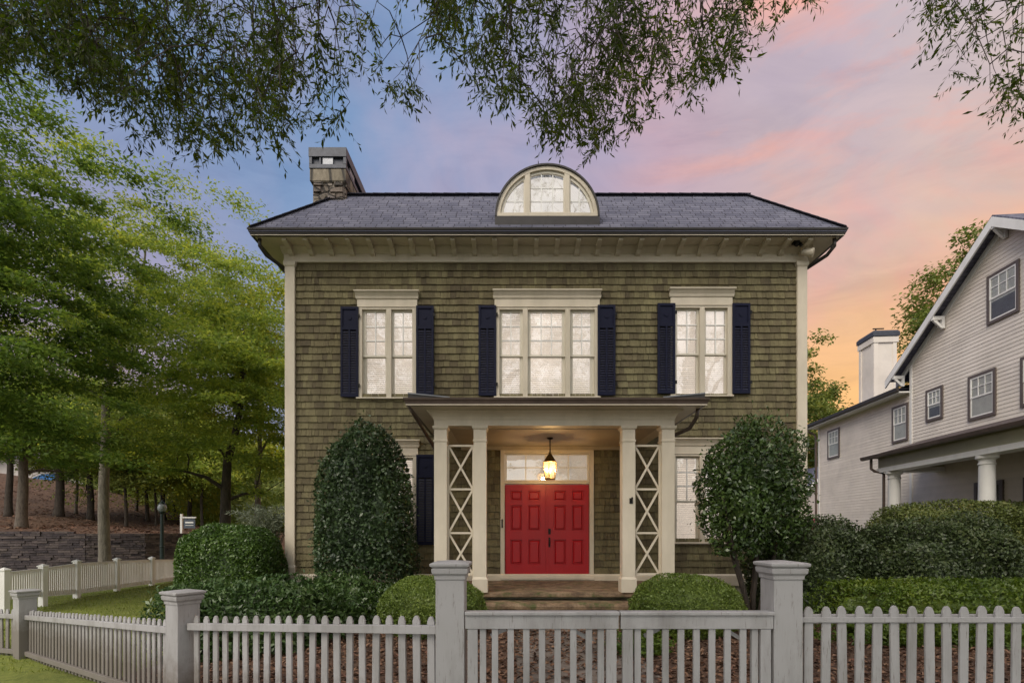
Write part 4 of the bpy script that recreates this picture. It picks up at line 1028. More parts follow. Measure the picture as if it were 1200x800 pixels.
# ================================================================== fences
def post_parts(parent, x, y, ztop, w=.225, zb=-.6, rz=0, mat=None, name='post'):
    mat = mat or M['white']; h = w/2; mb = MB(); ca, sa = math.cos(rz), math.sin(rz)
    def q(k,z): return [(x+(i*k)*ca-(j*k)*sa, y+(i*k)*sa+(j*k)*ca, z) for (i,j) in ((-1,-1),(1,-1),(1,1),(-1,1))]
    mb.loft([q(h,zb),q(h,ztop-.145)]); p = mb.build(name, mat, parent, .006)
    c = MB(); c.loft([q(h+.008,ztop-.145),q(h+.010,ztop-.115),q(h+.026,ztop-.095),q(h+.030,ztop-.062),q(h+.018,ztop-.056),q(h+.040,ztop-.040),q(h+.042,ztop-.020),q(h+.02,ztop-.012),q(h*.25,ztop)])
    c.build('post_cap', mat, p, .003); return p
def picket_mesh(mb, p, d, w, t, z0, z1, lean=0):
    """one picket with a rounded-off top; p on the line, d along it"""
    n = Vector((d.y,-d.x,0)); h = w/2
    pr = [(-h,z0),(h,z0),(h,z1-.045),(h*.62,z1-.012),(h*.25,z1),(-h*.25,z1),(-h*.62,z1-.012),(-h,z1-.045)]; pr = [(a+(lean if z > z0 else -lean),z) for a,z in pr]
    f = [tuple(p+d*a+n*(t/2)+Vector((0,0,z))) for a,z in pr]; b = [tuple(p+d*a-n*(t/2)+Vector((0,0,z))) for a,z in pr]; k = len(pr)
    mb.add(f+b,[tuple(range(k)),tuple(range(k,2*k))[::-1]]+[(i,(i+1)%k,k+(i+1)%k,k+i) for i in range(k)])
rgp = random.Random(21)
def picket_run(parent, A, B, zA, zB, n, w=.068, t=.02, gA=-.1, gB=-.1, rail=(.105,.70)):
    """pickets from A to B (ends excluded); z top falls from zA to zB; two rails on the house side and one cap strip"""
    A = Vector((*A,0)); B = Vector((*B,0)); d = (B-A).normalized(); Ln = (B-A).length
    nv = Vector((d.y,-d.x,0))
    for i in range(n):
        f = (i+.5)/n; p = A.lerp(B,f); zt = zA+(zB-zA)*f + rgp.uniform(-.006,.006); zb = gA+(gB-gA)*f
        mb = MB(); tilt = rgp.uniform(-.005,.005); lean = rgp.uniform(-.007,.007)
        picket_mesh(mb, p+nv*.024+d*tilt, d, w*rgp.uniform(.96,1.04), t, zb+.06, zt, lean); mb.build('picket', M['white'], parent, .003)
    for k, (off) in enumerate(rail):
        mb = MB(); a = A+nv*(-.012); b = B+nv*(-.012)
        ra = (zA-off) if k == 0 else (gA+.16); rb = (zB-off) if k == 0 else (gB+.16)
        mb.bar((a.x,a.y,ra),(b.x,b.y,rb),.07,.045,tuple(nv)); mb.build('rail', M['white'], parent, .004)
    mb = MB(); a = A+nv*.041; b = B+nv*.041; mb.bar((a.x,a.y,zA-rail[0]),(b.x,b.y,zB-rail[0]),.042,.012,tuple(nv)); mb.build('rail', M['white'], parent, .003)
GPL = (-.485,4.11); GPR = (2.16,4.11)
fr = thing('picket_fence','white picket fence run at right in front of the long low green hedge', 'fence', (GPR[0],GPR[1],0))
post_parts(fr, GPR[0], GPR[1], 1.36)
picket_run(fr, (GPR[0]+.115,4.08), (5.02,4.08), 1.0, 1.0, 20, w=.070, gA=0, gB=0)
post_parts(fr, 5.14, 4.11, 1.36)
fl_ = thing('picket_fence','white picket fence at left stepping back past a low corner post to the lawn', 'fence', (GPL[0],GPL[1],0))
post_parts(fl_, GPL[0], GPL[1], 1.36)
CP = (-3.42,5.32); EP = (-7.75,8.15)
post_parts(fl_, CP[0], CP[1], .985, rz=-.5)
picket_run(fl_, (GPL[0]-.115,4.14), (CP[0]+.11,5.26), .905, .72, 21, gA=-.02, gB=-.35)
picket_run(fl_, (CP[0]-.1,5.38), (EP[0]+.1,EP[1]-.07), .655, .335, 38, gA=-.35, gB=-.5)
post_parts(fl_, EP[0], EP[1], .665, rz=-.5)
picket_run(fl_, (EP[0]-.1,EP[1]+.03), (-9.7,8.7), .33, .30, 14, gA=-.5, gB=-.5)
# gate leaves
def gate(x0, x1, label, pitch, hinge):
    g = thing('garden_gate', label, 'gate', (x0 if hinge < 0 else x1, 4.02, 0), 'pair of gate leaves')
    y0, y1 = 4.0, 4.045; zt = .965
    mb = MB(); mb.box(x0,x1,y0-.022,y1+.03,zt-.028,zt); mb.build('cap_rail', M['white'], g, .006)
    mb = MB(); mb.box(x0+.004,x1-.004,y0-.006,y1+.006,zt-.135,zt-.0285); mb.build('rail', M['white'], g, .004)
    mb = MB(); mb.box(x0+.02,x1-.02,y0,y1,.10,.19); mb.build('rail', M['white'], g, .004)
    sw = .088
    for x in (x0+.055, x0+.155, x1-.055-sw, x1-.155-sw+.06):
        pass
    for (xa,xb,dy) in ((x0+.02,x0+.10,0),(x0+.115,x0+.165,.012),(x1-.10,x1-.02,0),(x1-.165,x1-.115,.012)):
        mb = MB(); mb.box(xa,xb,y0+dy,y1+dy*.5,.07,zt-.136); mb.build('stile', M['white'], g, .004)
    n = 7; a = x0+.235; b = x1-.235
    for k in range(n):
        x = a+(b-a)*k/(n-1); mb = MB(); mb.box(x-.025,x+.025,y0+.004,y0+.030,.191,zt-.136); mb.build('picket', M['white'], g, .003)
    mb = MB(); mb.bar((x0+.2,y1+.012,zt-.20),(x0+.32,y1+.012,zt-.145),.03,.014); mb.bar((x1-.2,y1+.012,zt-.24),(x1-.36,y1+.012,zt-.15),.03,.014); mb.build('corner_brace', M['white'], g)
    return g
g1 = gate(-.368,.838,'left leaf of the white double gate hinged on the post before the small boxwood mound',.125,-1)
g2 = gate(.846,2.045,'right leaf of the white double gate hinged on the post below the treelike shrub',.139,1)
# side fence along the street at left
SP_ = [(-11.9,12.0),(-12.46,13.6),(-13.0,15.3),(-13.35,17.3),(-13.65,19.4),(-14.05,22.0),(-14.1,25)]
sf = thing('side_fence','long white fence of narrow pickets curving along the lawn below the block wall','fence',(-13,16,0))
for i,(x,y) in enumerate(SP_):
    g = [-.08,-.21,-.35,-.42,-.47,-.545,-.57][i]; zt = [.62,.60,.62,.57,.50,.36,.33][i]+.06
    mb = MB(); h=.07; mb.rects([(x-h,x+h,y-h,y+h,g-.3),(x-h,x+h,y-h,y+h,zt-.03),(x-h-.02,x+h+.02,y-h-.02,y+h+.02,zt-.025),(x-h-.02,x+h+.02,y-h-.02,y+h+.02,zt),(x-.01,x+.01,y-.01,y+.01,zt+.05)])
    mb.build('post', M['whitefar'], sf)
    if i+1 < len(SP_):
        B = Vector((*SP_[i+1],0)); A = Vector((x,y,0)); d = (B-A).normalized(); n = int((B-A).length/.095)
        g2_ = [-.08,-.21,-.35,-.42,-.47,-.545,-.57][i+1]; z2 = [.62,.60,.62,.57,.50,.36,.33][i+1]
        pb = MB()
        for k in range(n):
            f = (k+.5)/n; p = A.lerp(B,f); zz = (zt-.13)+(z2-.07-(zt-.13))*f; gg = g+(g2_-g)*f
            s = Vector((d.y,-d.x,0)); w=.033; q=[p-d*w-s*.01,p+d*w-s*.01,p+d*w+s*.01,p-d*w+s*.01]
            pb.loft([[(v.x,v.y,gg+.05) for v in q],[(v.x,v.y,zz) for v in q]])
        s = Vector((d.y,-d.x,0))*(-.03)
        pb.bar(A+s+Vector((0,0,zt-.10)),B+s+Vector((0,0,z2-.04)),.07,.05,(d.y,-d.x,0)); pb.bar(A+s+Vector((0,0,g+.13)),B+s+Vector((0,0,g2_+.13)),.12,.05,(d.y,-d.x,0))
        pb.build('picket_panel', M['whitefar'], sf)
# lamp post
lx_,ly_ = -14.35,21.0; lp = thing('street_lamp','dark green street lamp with pale globe standing behind the long white fence','street lamp',(lx_,ly_,-.55))
mb = MB(); mb.lathe((lx_,ly_),[(0,-.6),(.14,-.6),(.14,-.2),(.10,-.1),(.085,.0),(.085,.9),(.10,.93),(.085,.96),(.07,1.5),(.07,2.28),(.11,2.30),(.12,2.36),(.0,2.36)],16); mb.build('pole', M['lamp_green'], lp)
mb = MB(); mb.lathe((lx_,ly_),[(0,2.361),(.10,2.361),(.155,2.43),(.17,2.52),(.15,2.62),(.10,2.68),(0,2.681)],16); mb.build('globe', M['lamp_glass'], lp, smooth=True)
mb = MB(); mb.lathe((lx_,ly_),[(0,2.682),(.13,2.682),(.10,2.73),(.05,2.77),(.02,2.83),(0,2.84)],16); mb.build('lamp_cap', M['lamp_green'], lp)
# hanging sign on a white post
sx_,sy_ = -17.1,26.5; sz_ = zh(sx_,sy_)
sg = thing('hanging_sign','small dark blue board hanging from a white post on the bank beyond the wall','sign',(sx_,sy_,sz_))
mb = MB(); mb.box(sx_-.05,sx_+.05,sy_-.05,sy_+.05,sz_-.4,sz_+1.1); mb.box(sx_+.05,sx_+.75,sy_-.035,sy_+.035,sz_+.88,sz_+.95); mb.build('post', M['whitefar'], sg)
mb = MB(); mb.box(sx_+.12,sx_+.70,sy_-.015,sy_+.015,sz_+.36,sz_+.84); mb.build('sign_board', M['sign_dark'], sg)
mb = MB(); mb.box(sx_+.20,sx_+.62,sy_-.021,sy_-.0155,sz_+.50,sz_+.53); mb.box(sx_+.20,sx_+.62,sy_-.021,sy_-.0155,sz_+.62,sz_+.70); mb.build('pale_bars', M['whitefar'], sg)
# pale building with a blue awning on the hill top
pb_ = thing('hilltop_building','pale building with a blue awning glimpsed between trunks at the top of the bank','building',(-47,52,6))
mb = MB(); mb.prism([(-60,3),(-43,3),(-43,6.9),(-51,9),(-60,6.9)],'y',52,60); mb.build('wall', M['siding_far'], pb_)
mb = MB(); mb.add([(-47.6,51.9,7.3),(-45.4,51.9,7.3),(-45.4,50.6,6.7),(-47.6,50.6,6.7),(-45.4,50.6,6.1),(-47.6,50.6,6.1)],[(0,1,2,3),(3,2,4,5)]); mb.build('awning', M['blue'], pb_)
mb = MB(); mb.add([(-61,51,6.75),(-61,61,6.75),(-51,61,9.15),(-51,51,9.15),(-42,51,6.75),(-42,61,6.75)],[(0,1,2,3),(2,5,4,3)]); mb.build('roof', M['steel'], pb_)
# ================================================================== shrubs and hedges
def px3(px, py, Y): return ((px-600)*Y/600, Y, 1.6+(621-py)*Y/600)
# tall bullet shaped holly left of the porch
h = thing('holly_shrub','tall dense bullet shaped dark holly left of the porch columns','shrub',(-2.93,10.25,.0))
prof = ([0,.06,.2,.4,.6,.75,.87,.94,.98,1.0],[.82,.93,1.0,.98,.91,.81,.66,.50,.33,.05])
shrub_mesh('foliage',(-2.93,10.25,2.02),(1.0,.85,1.64),26000,.082,M['holly'],h,seed=1,profile=prof,lump=.085,depth=.45,asp=.48,core=.68,stray=.16)
mb = MB(); mb.tube([(-2.93,10.25,-.3),(-2.9,10.25,.5),(-2.95,10.25,1.6)],[.07,.055,.03]); mb.tube([(-3.1,10.2,-.3),(-3.2,10.2,.6)],[.04,.03]); mb.build('trunk', M['bark_dark'], h)
# tree form shrub right of the porch with several bare stems
h = thing('treeform_shrub','round headed dark camellia like shrub on several bare stems right of the porch','shrub',(4.3,9.1,0))
prof = ([0,.05,.15,.35,.55,.75,.88,.95,1.0],[.18,.55,.85,1.0,.98,.86,.66,.44,.05])
shrub_mesh('foliage',(4.27,9.1,2.30),(.91,.85,1.17),17000,.082,M['holly2'],h,seed=2,profile=prof,lump=.14,depth=.55,asp=.46,core=.48,lf=(2,6),stray=.18)
mb = MB(); rg = random.Random(3)
for (dx,dy,tx,ty) in ((0,0,.1,.0),(-.1,.05,-.42,.2),(.08,-.05,.45,-.1),(-.14,-.05,-.55,-.2),(.05,.1,.25,.35)):
    b = Vector((4.3+dx*.6,9.1+dy,-.05)); mb.tube([b,b+Vector((tx*.12+rg.uniform(-.03,.03),ty*.2,.45)),b+Vector((tx*.45,ty*.5,.95)),b+Vector((tx*.8+rg.uniform(-.05,.05),ty*.8,1.5)),b+Vector((tx,ty,2.2))],[.045,.038,.032,.026,.015],7)
mb.build('stem', M['bark_dark'], h, smooth=True)
# boxwood mounds by the steps
def mound(x,y,rx,ry,zt,lab,seed,n=24000):
    o = shrub_mesh('boxwood_mound',(x,y,zt*.45),(rx,ry,zt*.55),n,.036,M['box'],None,seed=seed,p=2.15,lump=.035,depth=.24,asp=.55,core=.78,stray=.03,zmin=0.0,lf=(2,8))
    tag(o,lab,'shrub','clipped boxwood mounds'); return o
mound(2.68,7.9,.84,.75,.93,'clipped boxwood mound right of the stone steps with a yellowing top',4)
mound(-1.22,7.9,.82,.72,.90,'clipped boxwood mound left of the stone steps behind the tall gate post',5)
# left: big clipped laurel, low shrubs, silvery shrub
o = shrub_mesh('laurel_hedge',(-5.93,10.9,.62),(1.0,.95,1.10),42000,.060,M['laurel'],None,seed=6,p=2.7,lump=.035,depth=.24,asp=.5,core=.78,stray=.03,zmin=-.42)
tag(o,'large rounded clipped green hedge at the left corner of the shingled house','hedge')
o = shrub_mesh('low_shrub',(-3.95,7.7,.25),(1.42,.75,.62),20000,.080,M['ground_leaf'],None,seed=7,p=2.6,lump=.10,depth=.38,asp=.42,core=.66,zmin=-.3,up=.5)
tag(o,'wide low leafy shrub behind the left picket fence below the clipped hedge','shrub')
o = shrub_mesh('low_shrub',(-3.05,9.3,.25),(.75,.5,.55),7000,.08,M['ground_leaf'],None,seed=8,p=2.2,lump=.13,depth=.4,asp=.42,core=.7,zmin=-.15,up=.5)
tag(o,'dark low shrub at the foot of the house corner board','shrub')
o = shrub_mesh('low_shrub',(-2.15,8.9,.25),(.42,.38,.42),2400,.085,M['holly2'],None,seed=9,p=2.1,lump=.16,depth=.5,asp=.42,core=.6,zmin=0,up=.5)
tag(o,'small loose shrub under the bullet shaped holly beside the left boxwood mound','shrub')
# silvery arching shrub
rng = np.random.default_rng(31); n=1600
P=[];D=[];
for k in range(90):
    a = rng.uniform(0,2*np.pi); sp = rng.uniform(.3,1.1); hgt = rng.uniform(1.1,2.1)
    for t in np.linspace(.25,1,26):
        P.append((-6.75+math.cos(a)*sp*t**1.6, 14.2+math.sin(a)*sp*t**1.6, -.3+1.0+hgt*(t-.38*t**3)+.25)); 
        b = rng.normal(size=3)*.7; D.append((math.cos(a)*t+b[0], math.sin(a)*t+b[1], .5-t*.5+b[2]))
P=np.array(P);D=np.array(D); Vv,Ff = leaf_quads(P,D,rng.normal(size=P.shape)+np.array((0,0,1.)),rng.uniform(.10,.2,len(P)),rng.uniform(.02,.035,len(P)))
sv = thing('silvery_shrub','pale silvery arching shrub rising behind the clipped green hedge','shrub',(-6.75,14.2,-.4))
fast_mesh('foliage',Vv,Ff,M['silver'],sv)
mb=MB()
for k in range(14):
    a=k*.45; mb.tube([(-6.75,14.2,-.4),(-6.75+math.cos(a)*.15,14.2+math.sin(a)*.15,.8),(-6.75+math.cos(a)*.5,14.2+math.sin(a)*.5,1.7)],[.02,.015,.006],5)
mb.build('stem',M['bark'],sv)
# right hedges
o = shrub_mesh('dark_hedge',(5.55,9.55,.72),(1.05,.8,1.08),38000,.062,M['hedge_dark'],None,seed=10,p=2.8,lump=.09,depth=.34,asp=.5,core=.70,stray=.06,zmin=0)
tag(o,'dark clipped hedge clump just right of the treelike shrub','hedge')
o = shrub_mesh('dark_hedge',(7.75,9.3,.74),(1.35,.85,1.06),52000,.062,M['hedge_dark'],None,seed=12,p=2.7,lump=.10,depth=.34,asp=.5,core=.70,stray=.06,zmin=0)
tag(o,'broad dark hedge clump at the right edge in front of the grey white house','hedge')
o = shrub_mesh('dark_hedge',(10.6,9.3,.74),(1.6,.85,1.06),9000,.075,M['hedge_dark'],None,seed=13,p=3.0,lump=.09,depth=.30,asp=.5,core=.86,zmin=0)
tag(o,'dark hedge clump beyond the right edge','hedge')
bpy.data.objects.remove(o)
o = shrub_mesh('olive_hedge',(11.8,12.9,.95),(2.95,1.0,1.36),60000,.075,M['hedge_olive'],None,seed=14,p=3.0,lump=.06,depth=.30,asp=.5,core=.74,stray=.05,zmin=0)
tag(o,'tall olive green hedge below the neighbouring porch columns','hedge')
o = shrub_mesh('low_hedge',(7.1,7.35,.38),(2.85,.55,.50),36000,.062,M['hedge_low'],None,seed=15,p=3.6,lump=.06,depth=.30,asp=.42,core=.76,zmin=0.0,up=.5)
tag(o,'long low bright green hedge right behind the right picket fence','hedge')
o = shrub_mesh('low_plant',(1.65,6.6,.12),(.42,.34,.22),1100,.08,M['hedge_low'],None,seed=16,p=2,lump=.15,depth=.5,asp=.35,core=.5,zmin=0.02,up=.6)
tag(o,'small clump of green groundcover behind the right gate leaf','plant')

# leaf litter on the beds and under the trees; grass
rng = np.random.default_rng(41)
def scatter(name, n, xr, yr, zf, mat, L0, W0, cond=None, label=None, cat=None):
    x = rng.uniform(*xr,size=n); y = rng.uniform(*yr,size=n)
    if cond is not None: k = cond(x,y); x=x[k]; y=y[k]
    z = np.array([zf(a,b) for a,b in zip(x,y)])
    n = len(x); P = np.stack([x,y,z+rng.uniform(.005,.03,n)],1); D = rng.normal(size=(n,3))*np.array((1,1,.25)); Nn = rng.normal(size=(n,3))*.4+np.array((0,0,1))
    V,F = leaf_quads(P,D,Nn,L0*rng.uniform(.6,1.3,n),W0*rng.uniform(.6,1.3,n),.3)
    o = fast_mesh(name,V,F,mat); tag(o,label,cat,kind='stuff'); return o
scatter('leaf_litter',16000,(-4.8,6.5),(4.3,8.6),lambda a,b: gz(a,b)+.012,M['litter'],.085,.032,None,'brown fallen leaves covering the beds behind the fence','leaves')
scatter('fallen_leaves',9000,(-44,-16.5),(21,46),lambda a,b: zh(a,b)+.02,M['litter'],.22,.06,lambda x,y: y > np.interp(x,[p[0] for p in WALLPTS],[p[1] for p in WALLPTS])+.4,'fallen leaves and straw scattered on the bank','leaves')
n=26000; x=rng.uniform(-13.6,-4.2,n); y=rng.uniform(6.5,24,n); keep=(y>7.2-(x+6.5)*.0)&(x> -13.9+.02*y)
x=x[keep]; y=y[keep]; n=len(x); z=np.array([gz(a,b) for a,b in zip(x,y)])
P=np.stack([x,y,z],1); D=rng.normal(size=(n,3))*np.array((.5,.5,0))+np.array((0,0,1)); V,F=leaf_quads(P,D,rng.normal(size=(n,3)),rng.uniform(.04,.085,n),rng.uniform(.008,.016,n))
tag(fast_mesh('lawn_grass',V,F,M['grass']),'short yellow green grass of the side lawn','grass',kind='stuff')

# ================================================================== trees
def tree(name, label, base, h_fork, top, crown, rad, n_cl, per, leaf, mat, bark, tr=.22, seed=0, group=None, flat=.5, clr=1.3, lean=(0,0), asp=.45, n_limb=7, limbs=True, low=0., p_in=.55):
    """trunk, limbs and a crown of leaf sprays carried on the limbs"""
    rng = np.random.default_rng(seed); rg = random.Random(seed)
    t = thing(name, label, 'tree', base, group)
    C = np.array(crown); rad = np.array(rad); B = Vector(base)
    # spray centres
    cl = []
    tries = 0
    while len(cl) < n_cl and tries < n_cl*40:
        tries += 1
        d = rng.normal(size=3); d /= np.linalg.norm(d); r = rng.uniform(0,1)**p_in
        q = C + d*rad*r*(1+.18*math.sin(d[0]*5+seed)*math.cos(d[2]*4+d[1]*3))
        if any(np.linalg.norm((q-o)/np.array((1,1,.42))) < clr*.60 for o in cl): continue
        cl.append(q)
    cl = np.array(cl)
    # trunk and limbs
    mb = MB(); fork = Vector((B.x+lean[0],B.y+lean[1],h_fork)); topv = Vector((C[0],C[1],C[2]+rad[2]*.55))
    n = 9; pts=[]; rr=[]
    for k in range(n+1):
        f = k/n
        p = B.lerp(fork,f) + Vector((math.sin(f*5+seed)*.05, math.cos(f*4+seed)*.05,0))*h_fork*.12
        pts.append(p); rr.append(tr*(1.35 if k==0 else 1.08 if k==1 else 1-.28*f))
    for k in range(1,7):
        f = k/6; pts.append(fork.lerp(topv,f)+Vector((math.sin(f*6+seed*2)*.15,math.cos(f*5+seed)*.15,0))); rr.append(tr*.72*(1-f*.86))
    mb.tube(pts,rr,10); mb.build('trunk', bark, t, smooth=True)
    if limbs:
        axis_pts = [Vector(p) for p in pts[n-2:]]; lb = MB(); nodes=[(p,rr[n-2+i]) for i,p in enumerate(axis_pts)]
        order = np.argsort(np.linalg.norm((cl-np.array(fork))/1.0,axis=1))
        for i in order:
            e = Vector(cl[i]); best=None; bd=1e9
            for (p,r) in nodes:
                d = (p-e).length + max(0,(p.z-e.z))*1.2
                if d < bd and p.z < e.z+1.0: bd=d; best=(p,r)
            if best is None: continue
            p,r = best; m1 = p.lerp(e,.4)+Vector((rg.uniform(-.1,.1),rg.uniform(-.1,.1),(e-p).length*.10)); m2 = p.lerp(e,.75)+Vector((rg.uniform(-.1,.1),rg.uniform(-.1,.1),(e-p).length*.07))
            r0 = min(r*.75, .02+.022*(e-p).length+tr*.12); lb.tube([p,m1,m2,e],[r0,r0*.75,r0*.5,r0*.22],5,cap=False)
            nodes += [(m1,r0*.75),(m2,r0*.5),(e,r0*.3)]
        lb.build('limbs', bark, t, smooth=True)
    # leaves: each spray a tilted flat fan of leaves
    N_ = len(cl)*per; idx = np.repeat(np.arange(len(cl)),per)
    size = clr*rng.uniform(.55,1.2,len(cl)); u = rng.normal(size=(N_,3)); u /= np.linalg.norm(u,axis=1,keepdims=True)
    r = rng.uniform(0,1,N_)**.62
    out = nrm(np.stack([cl[:,0]-C[0],cl[:,1]-C[1],np.full(len(cl),-.25*1.0)],1))
    loc = u*r[:,None]*size[idx][:,None]*np.array((1,1,flat))
    loc[:,2] += (loc[:,0]*out[idx][:,0]+loc[:,1]*out[idx][:,1])*-.22
    P = cl[idx]+loc + rng.normal(size=(N_,3))*.05
    ax = nrm(rng.normal(size=(N_,3))*np.array((1,1,.5)) + out[idx]*.6 + np.array((0,0,-.15)))
    nn = nrm(rng.normal(size=(N_,3))*.42+np.array((0,0,1.)))
    Lf = leaf*rng.uniform(.65,1.3,N_); V,F = leaf_quads(P,ax,nn,Lf,Lf*asp*rng.uniform(.8,1.2,N_))
    fast_mesh('crown', V, F, mat, t); return t

tree('street_tree','near tree at the left edge with a huge deep green crown reaching over the fence',(-15.2,13.2,-.5),3.2,12,(-14.6,13.0,8.4),(5.1,4.2,6.3),275,430,.13,M['elm_dark'],M['bark'],.26,seed=51,clr=1.15,flat=.20)
tree('street_tree','pale straight trunk in front of the block wall under a tall green crown',(-16.7,21.0,-.55),5.6,16,(-15.2,21.2,10.6),(5.2,4.2,5.9),165,360,.155,M['elm'],M['bark_pale'],.22,seed=52,clr=1.3,flat=.20)
tree('street_tree','spreading tree with forked dark trunk close to the left corner of the shingled house',(-10.65,19.0,-.55),3.1,11,(-9.8,19.0,7.0),(4.1,3.6,4.6),135,370,.14,M['elm'],M['bark_dark'],.23,seed=53,clr=1.2,flat=.20)
tree('street_tree','smaller tree with yellow tinged top between the tall crown and the house',(-12.2,24.5,-.6),4,12,(-12.0,24.5,9.6),(3.6,3.0,3.9),85,290,.17,M['elm_gold'],M['bark'],.17,seed=54,clr=1.2,flat=.28)
# trees standing on the bank
bank = [(-26.3,27.5,.27,8.5,'thick pale trunk standing on the straw bank at far left',M['bark'],M['elm_dark']),
        (-30.5,34.5,.28,9.0,'dark trunk on the bank just right of the blue awning',M['bark_dark'],M['far_green']),
        (-29.5,35.8,.22,9.0,'dark narrow trunk on the bank just left of the tall pale trunk',M['bark_dark'],M['elm']),
        (-26.4,35.0,.11,8.5,'slender sapling on the bank just right of the tall pale trunk',M['bark_dark'],M['far_green']),
        (-27.8,39.0,.14,9.2,'thin dark tree on the bank left of the street lamp',M['bark_dark'],M['elm']),
        (-28.6,42.0,.20,9.6,'dark tree on the bank directly behind the street lamp',M['bark_dark'],M['far_green']),
        (-25.8,41.0,.18,9.4,'dark tree on the bank directly behind the hanging sign',M['bark_dark'],M['elm']),
        (-31.9,37.5,.10,7.8,'very thin trunk between the two dark trunks left of the tall pale trunk',M['bark'],M['far_green']),
        (-31.9,43.5,.12,8.6,'thin far trunk midway between the tall pale trunk and the street lamp',M['bark_dark'],M['elm']),
        (-25.2,36.2,.09,7.2,'thin sapling just left of the street lamp pole',M['bark_dark'],M['elm_gold']),
        (-29.4,44.5,.12,8.4,'thin far trunk between the street lamp and the hanging sign',M['bark_dark'],M['far_green']),
        (-22.1,36.5,.10,7.0,'thin trunk directly right of the hanging sign',M['bark_dark'],M['elm']),
        (-32.4,33.0,.22,9.5,'dark green tree on the bank at the very left edge',M['bark_dark'],M['elm_dark'])]
for i,(x,y,r,hh,lab,bk_,lm_) in enumerate(bank):
    z0 = zh(x,y)-.15
    tree('bank_tree',lab,(x,y,z0),z0+3.6,z0+hh,(x+.3,y,z0+hh*.70),(3.8,3.0,hh*.44),48,260,.24,lm_,bk_,r,seed=60+i,group='trees on the straw bank',clr=1.6,flat=.45)
far = [(-27,52,9,5.5,'broad far tree behind the bank trees right of the hanging sign',M['far_green']),(-36,56,11,6,'far tree behind the slender bank trunks',M['elm']),(-48,60,13,7,'far tree rising beside the hilltop building',M['far_green']),(-21,45,8,4.2,'yellow green far tree just left of the shingled house',M['elm_gold'])]
for i,(x,y,hh,r,lab,lm_) in enumerate(far):
    z0 = (zh(x,y)-.3) if x < -14 else -.6
    tree('far_tree',lab,(x,y,z0),z0+2.0,z0+hh,(x,y,z0+hh*.52),(r,r*.8,hh*.54),60,240,.42,lm_,M['bark_dark'],.25,seed=80+i,clr=2.0,flat=.6)
# understorey bushes at the foot of the far trees
for i,(x,y,r,h_,lab) in enumerate([(-25,43.5,3.6,3.6,'pale green bush at the foot of the far trees behind the sign'),(-32,49,4.6,4.4,'green bush closing the view between the bank trunks'),(-18,38,3.0,3.4,'bush beyond the lawn left of the silvery shrub'),(-40.0,52,4.2,5.0,'green bush on the hill crest behind the tall pale trunk'),(-44.0,54,3.0,3.0,'green bush on the hill crest right of the blue awning')]):
    z0 = zh(x,y) if x < -14 else -.5
    o = shrub_mesh('bush',(x,y,z0+h_*.45),(r,r*.7,h_*.8),5200,.28,M['far_green'] if i else M['elm_gold'],None,seed=90+i,lump=.16,depth=.5,asp=.5,core=.7); tag(o,lab,'bush')
# right: trees behind and between the houses
tree('far_tree','sparse airy tree just right of the shingled house against the orange sky',(18.2,33.0,-.4),5.0,14,(18.9,33,10.2),(1.9,1.7,4.2),30,120,.26,M['far_green'],M['bark_dark'],.16,seed=71,clr=.85,flat=.6)
tree('far_tree','bushy tree left of the white chimney behind the neighbouring wing',(23.6,38.0,-.4),4.0,12,(23.0,38,8.2),(3.4,2.4,4.0),60,210,.28,M['far_green'],M['bark_dark'],.22,seed=72,clr=1.25,flat=.6)
tree('far_tree','low golden tree between the two houses above the outbuilding',(21.3,42.0,-.4),3.0,9,(21.5,42,6.6),(3.2,2.4,3.0),40,200,.30,M['elm_gold'],M['bark_dark'],.2,seed=73,clr=1.3,flat=.6)
tree('far_tree','tall full green tree behind the roof of the grey white house',(33.5,37.0,-.4),6,21,(33.0,37,14.2),(5.2,4.0,7.6),130,260,.32,M['far_green'],M['bark_dark'],.35,seed=74,clr=1.7,flat=.6)

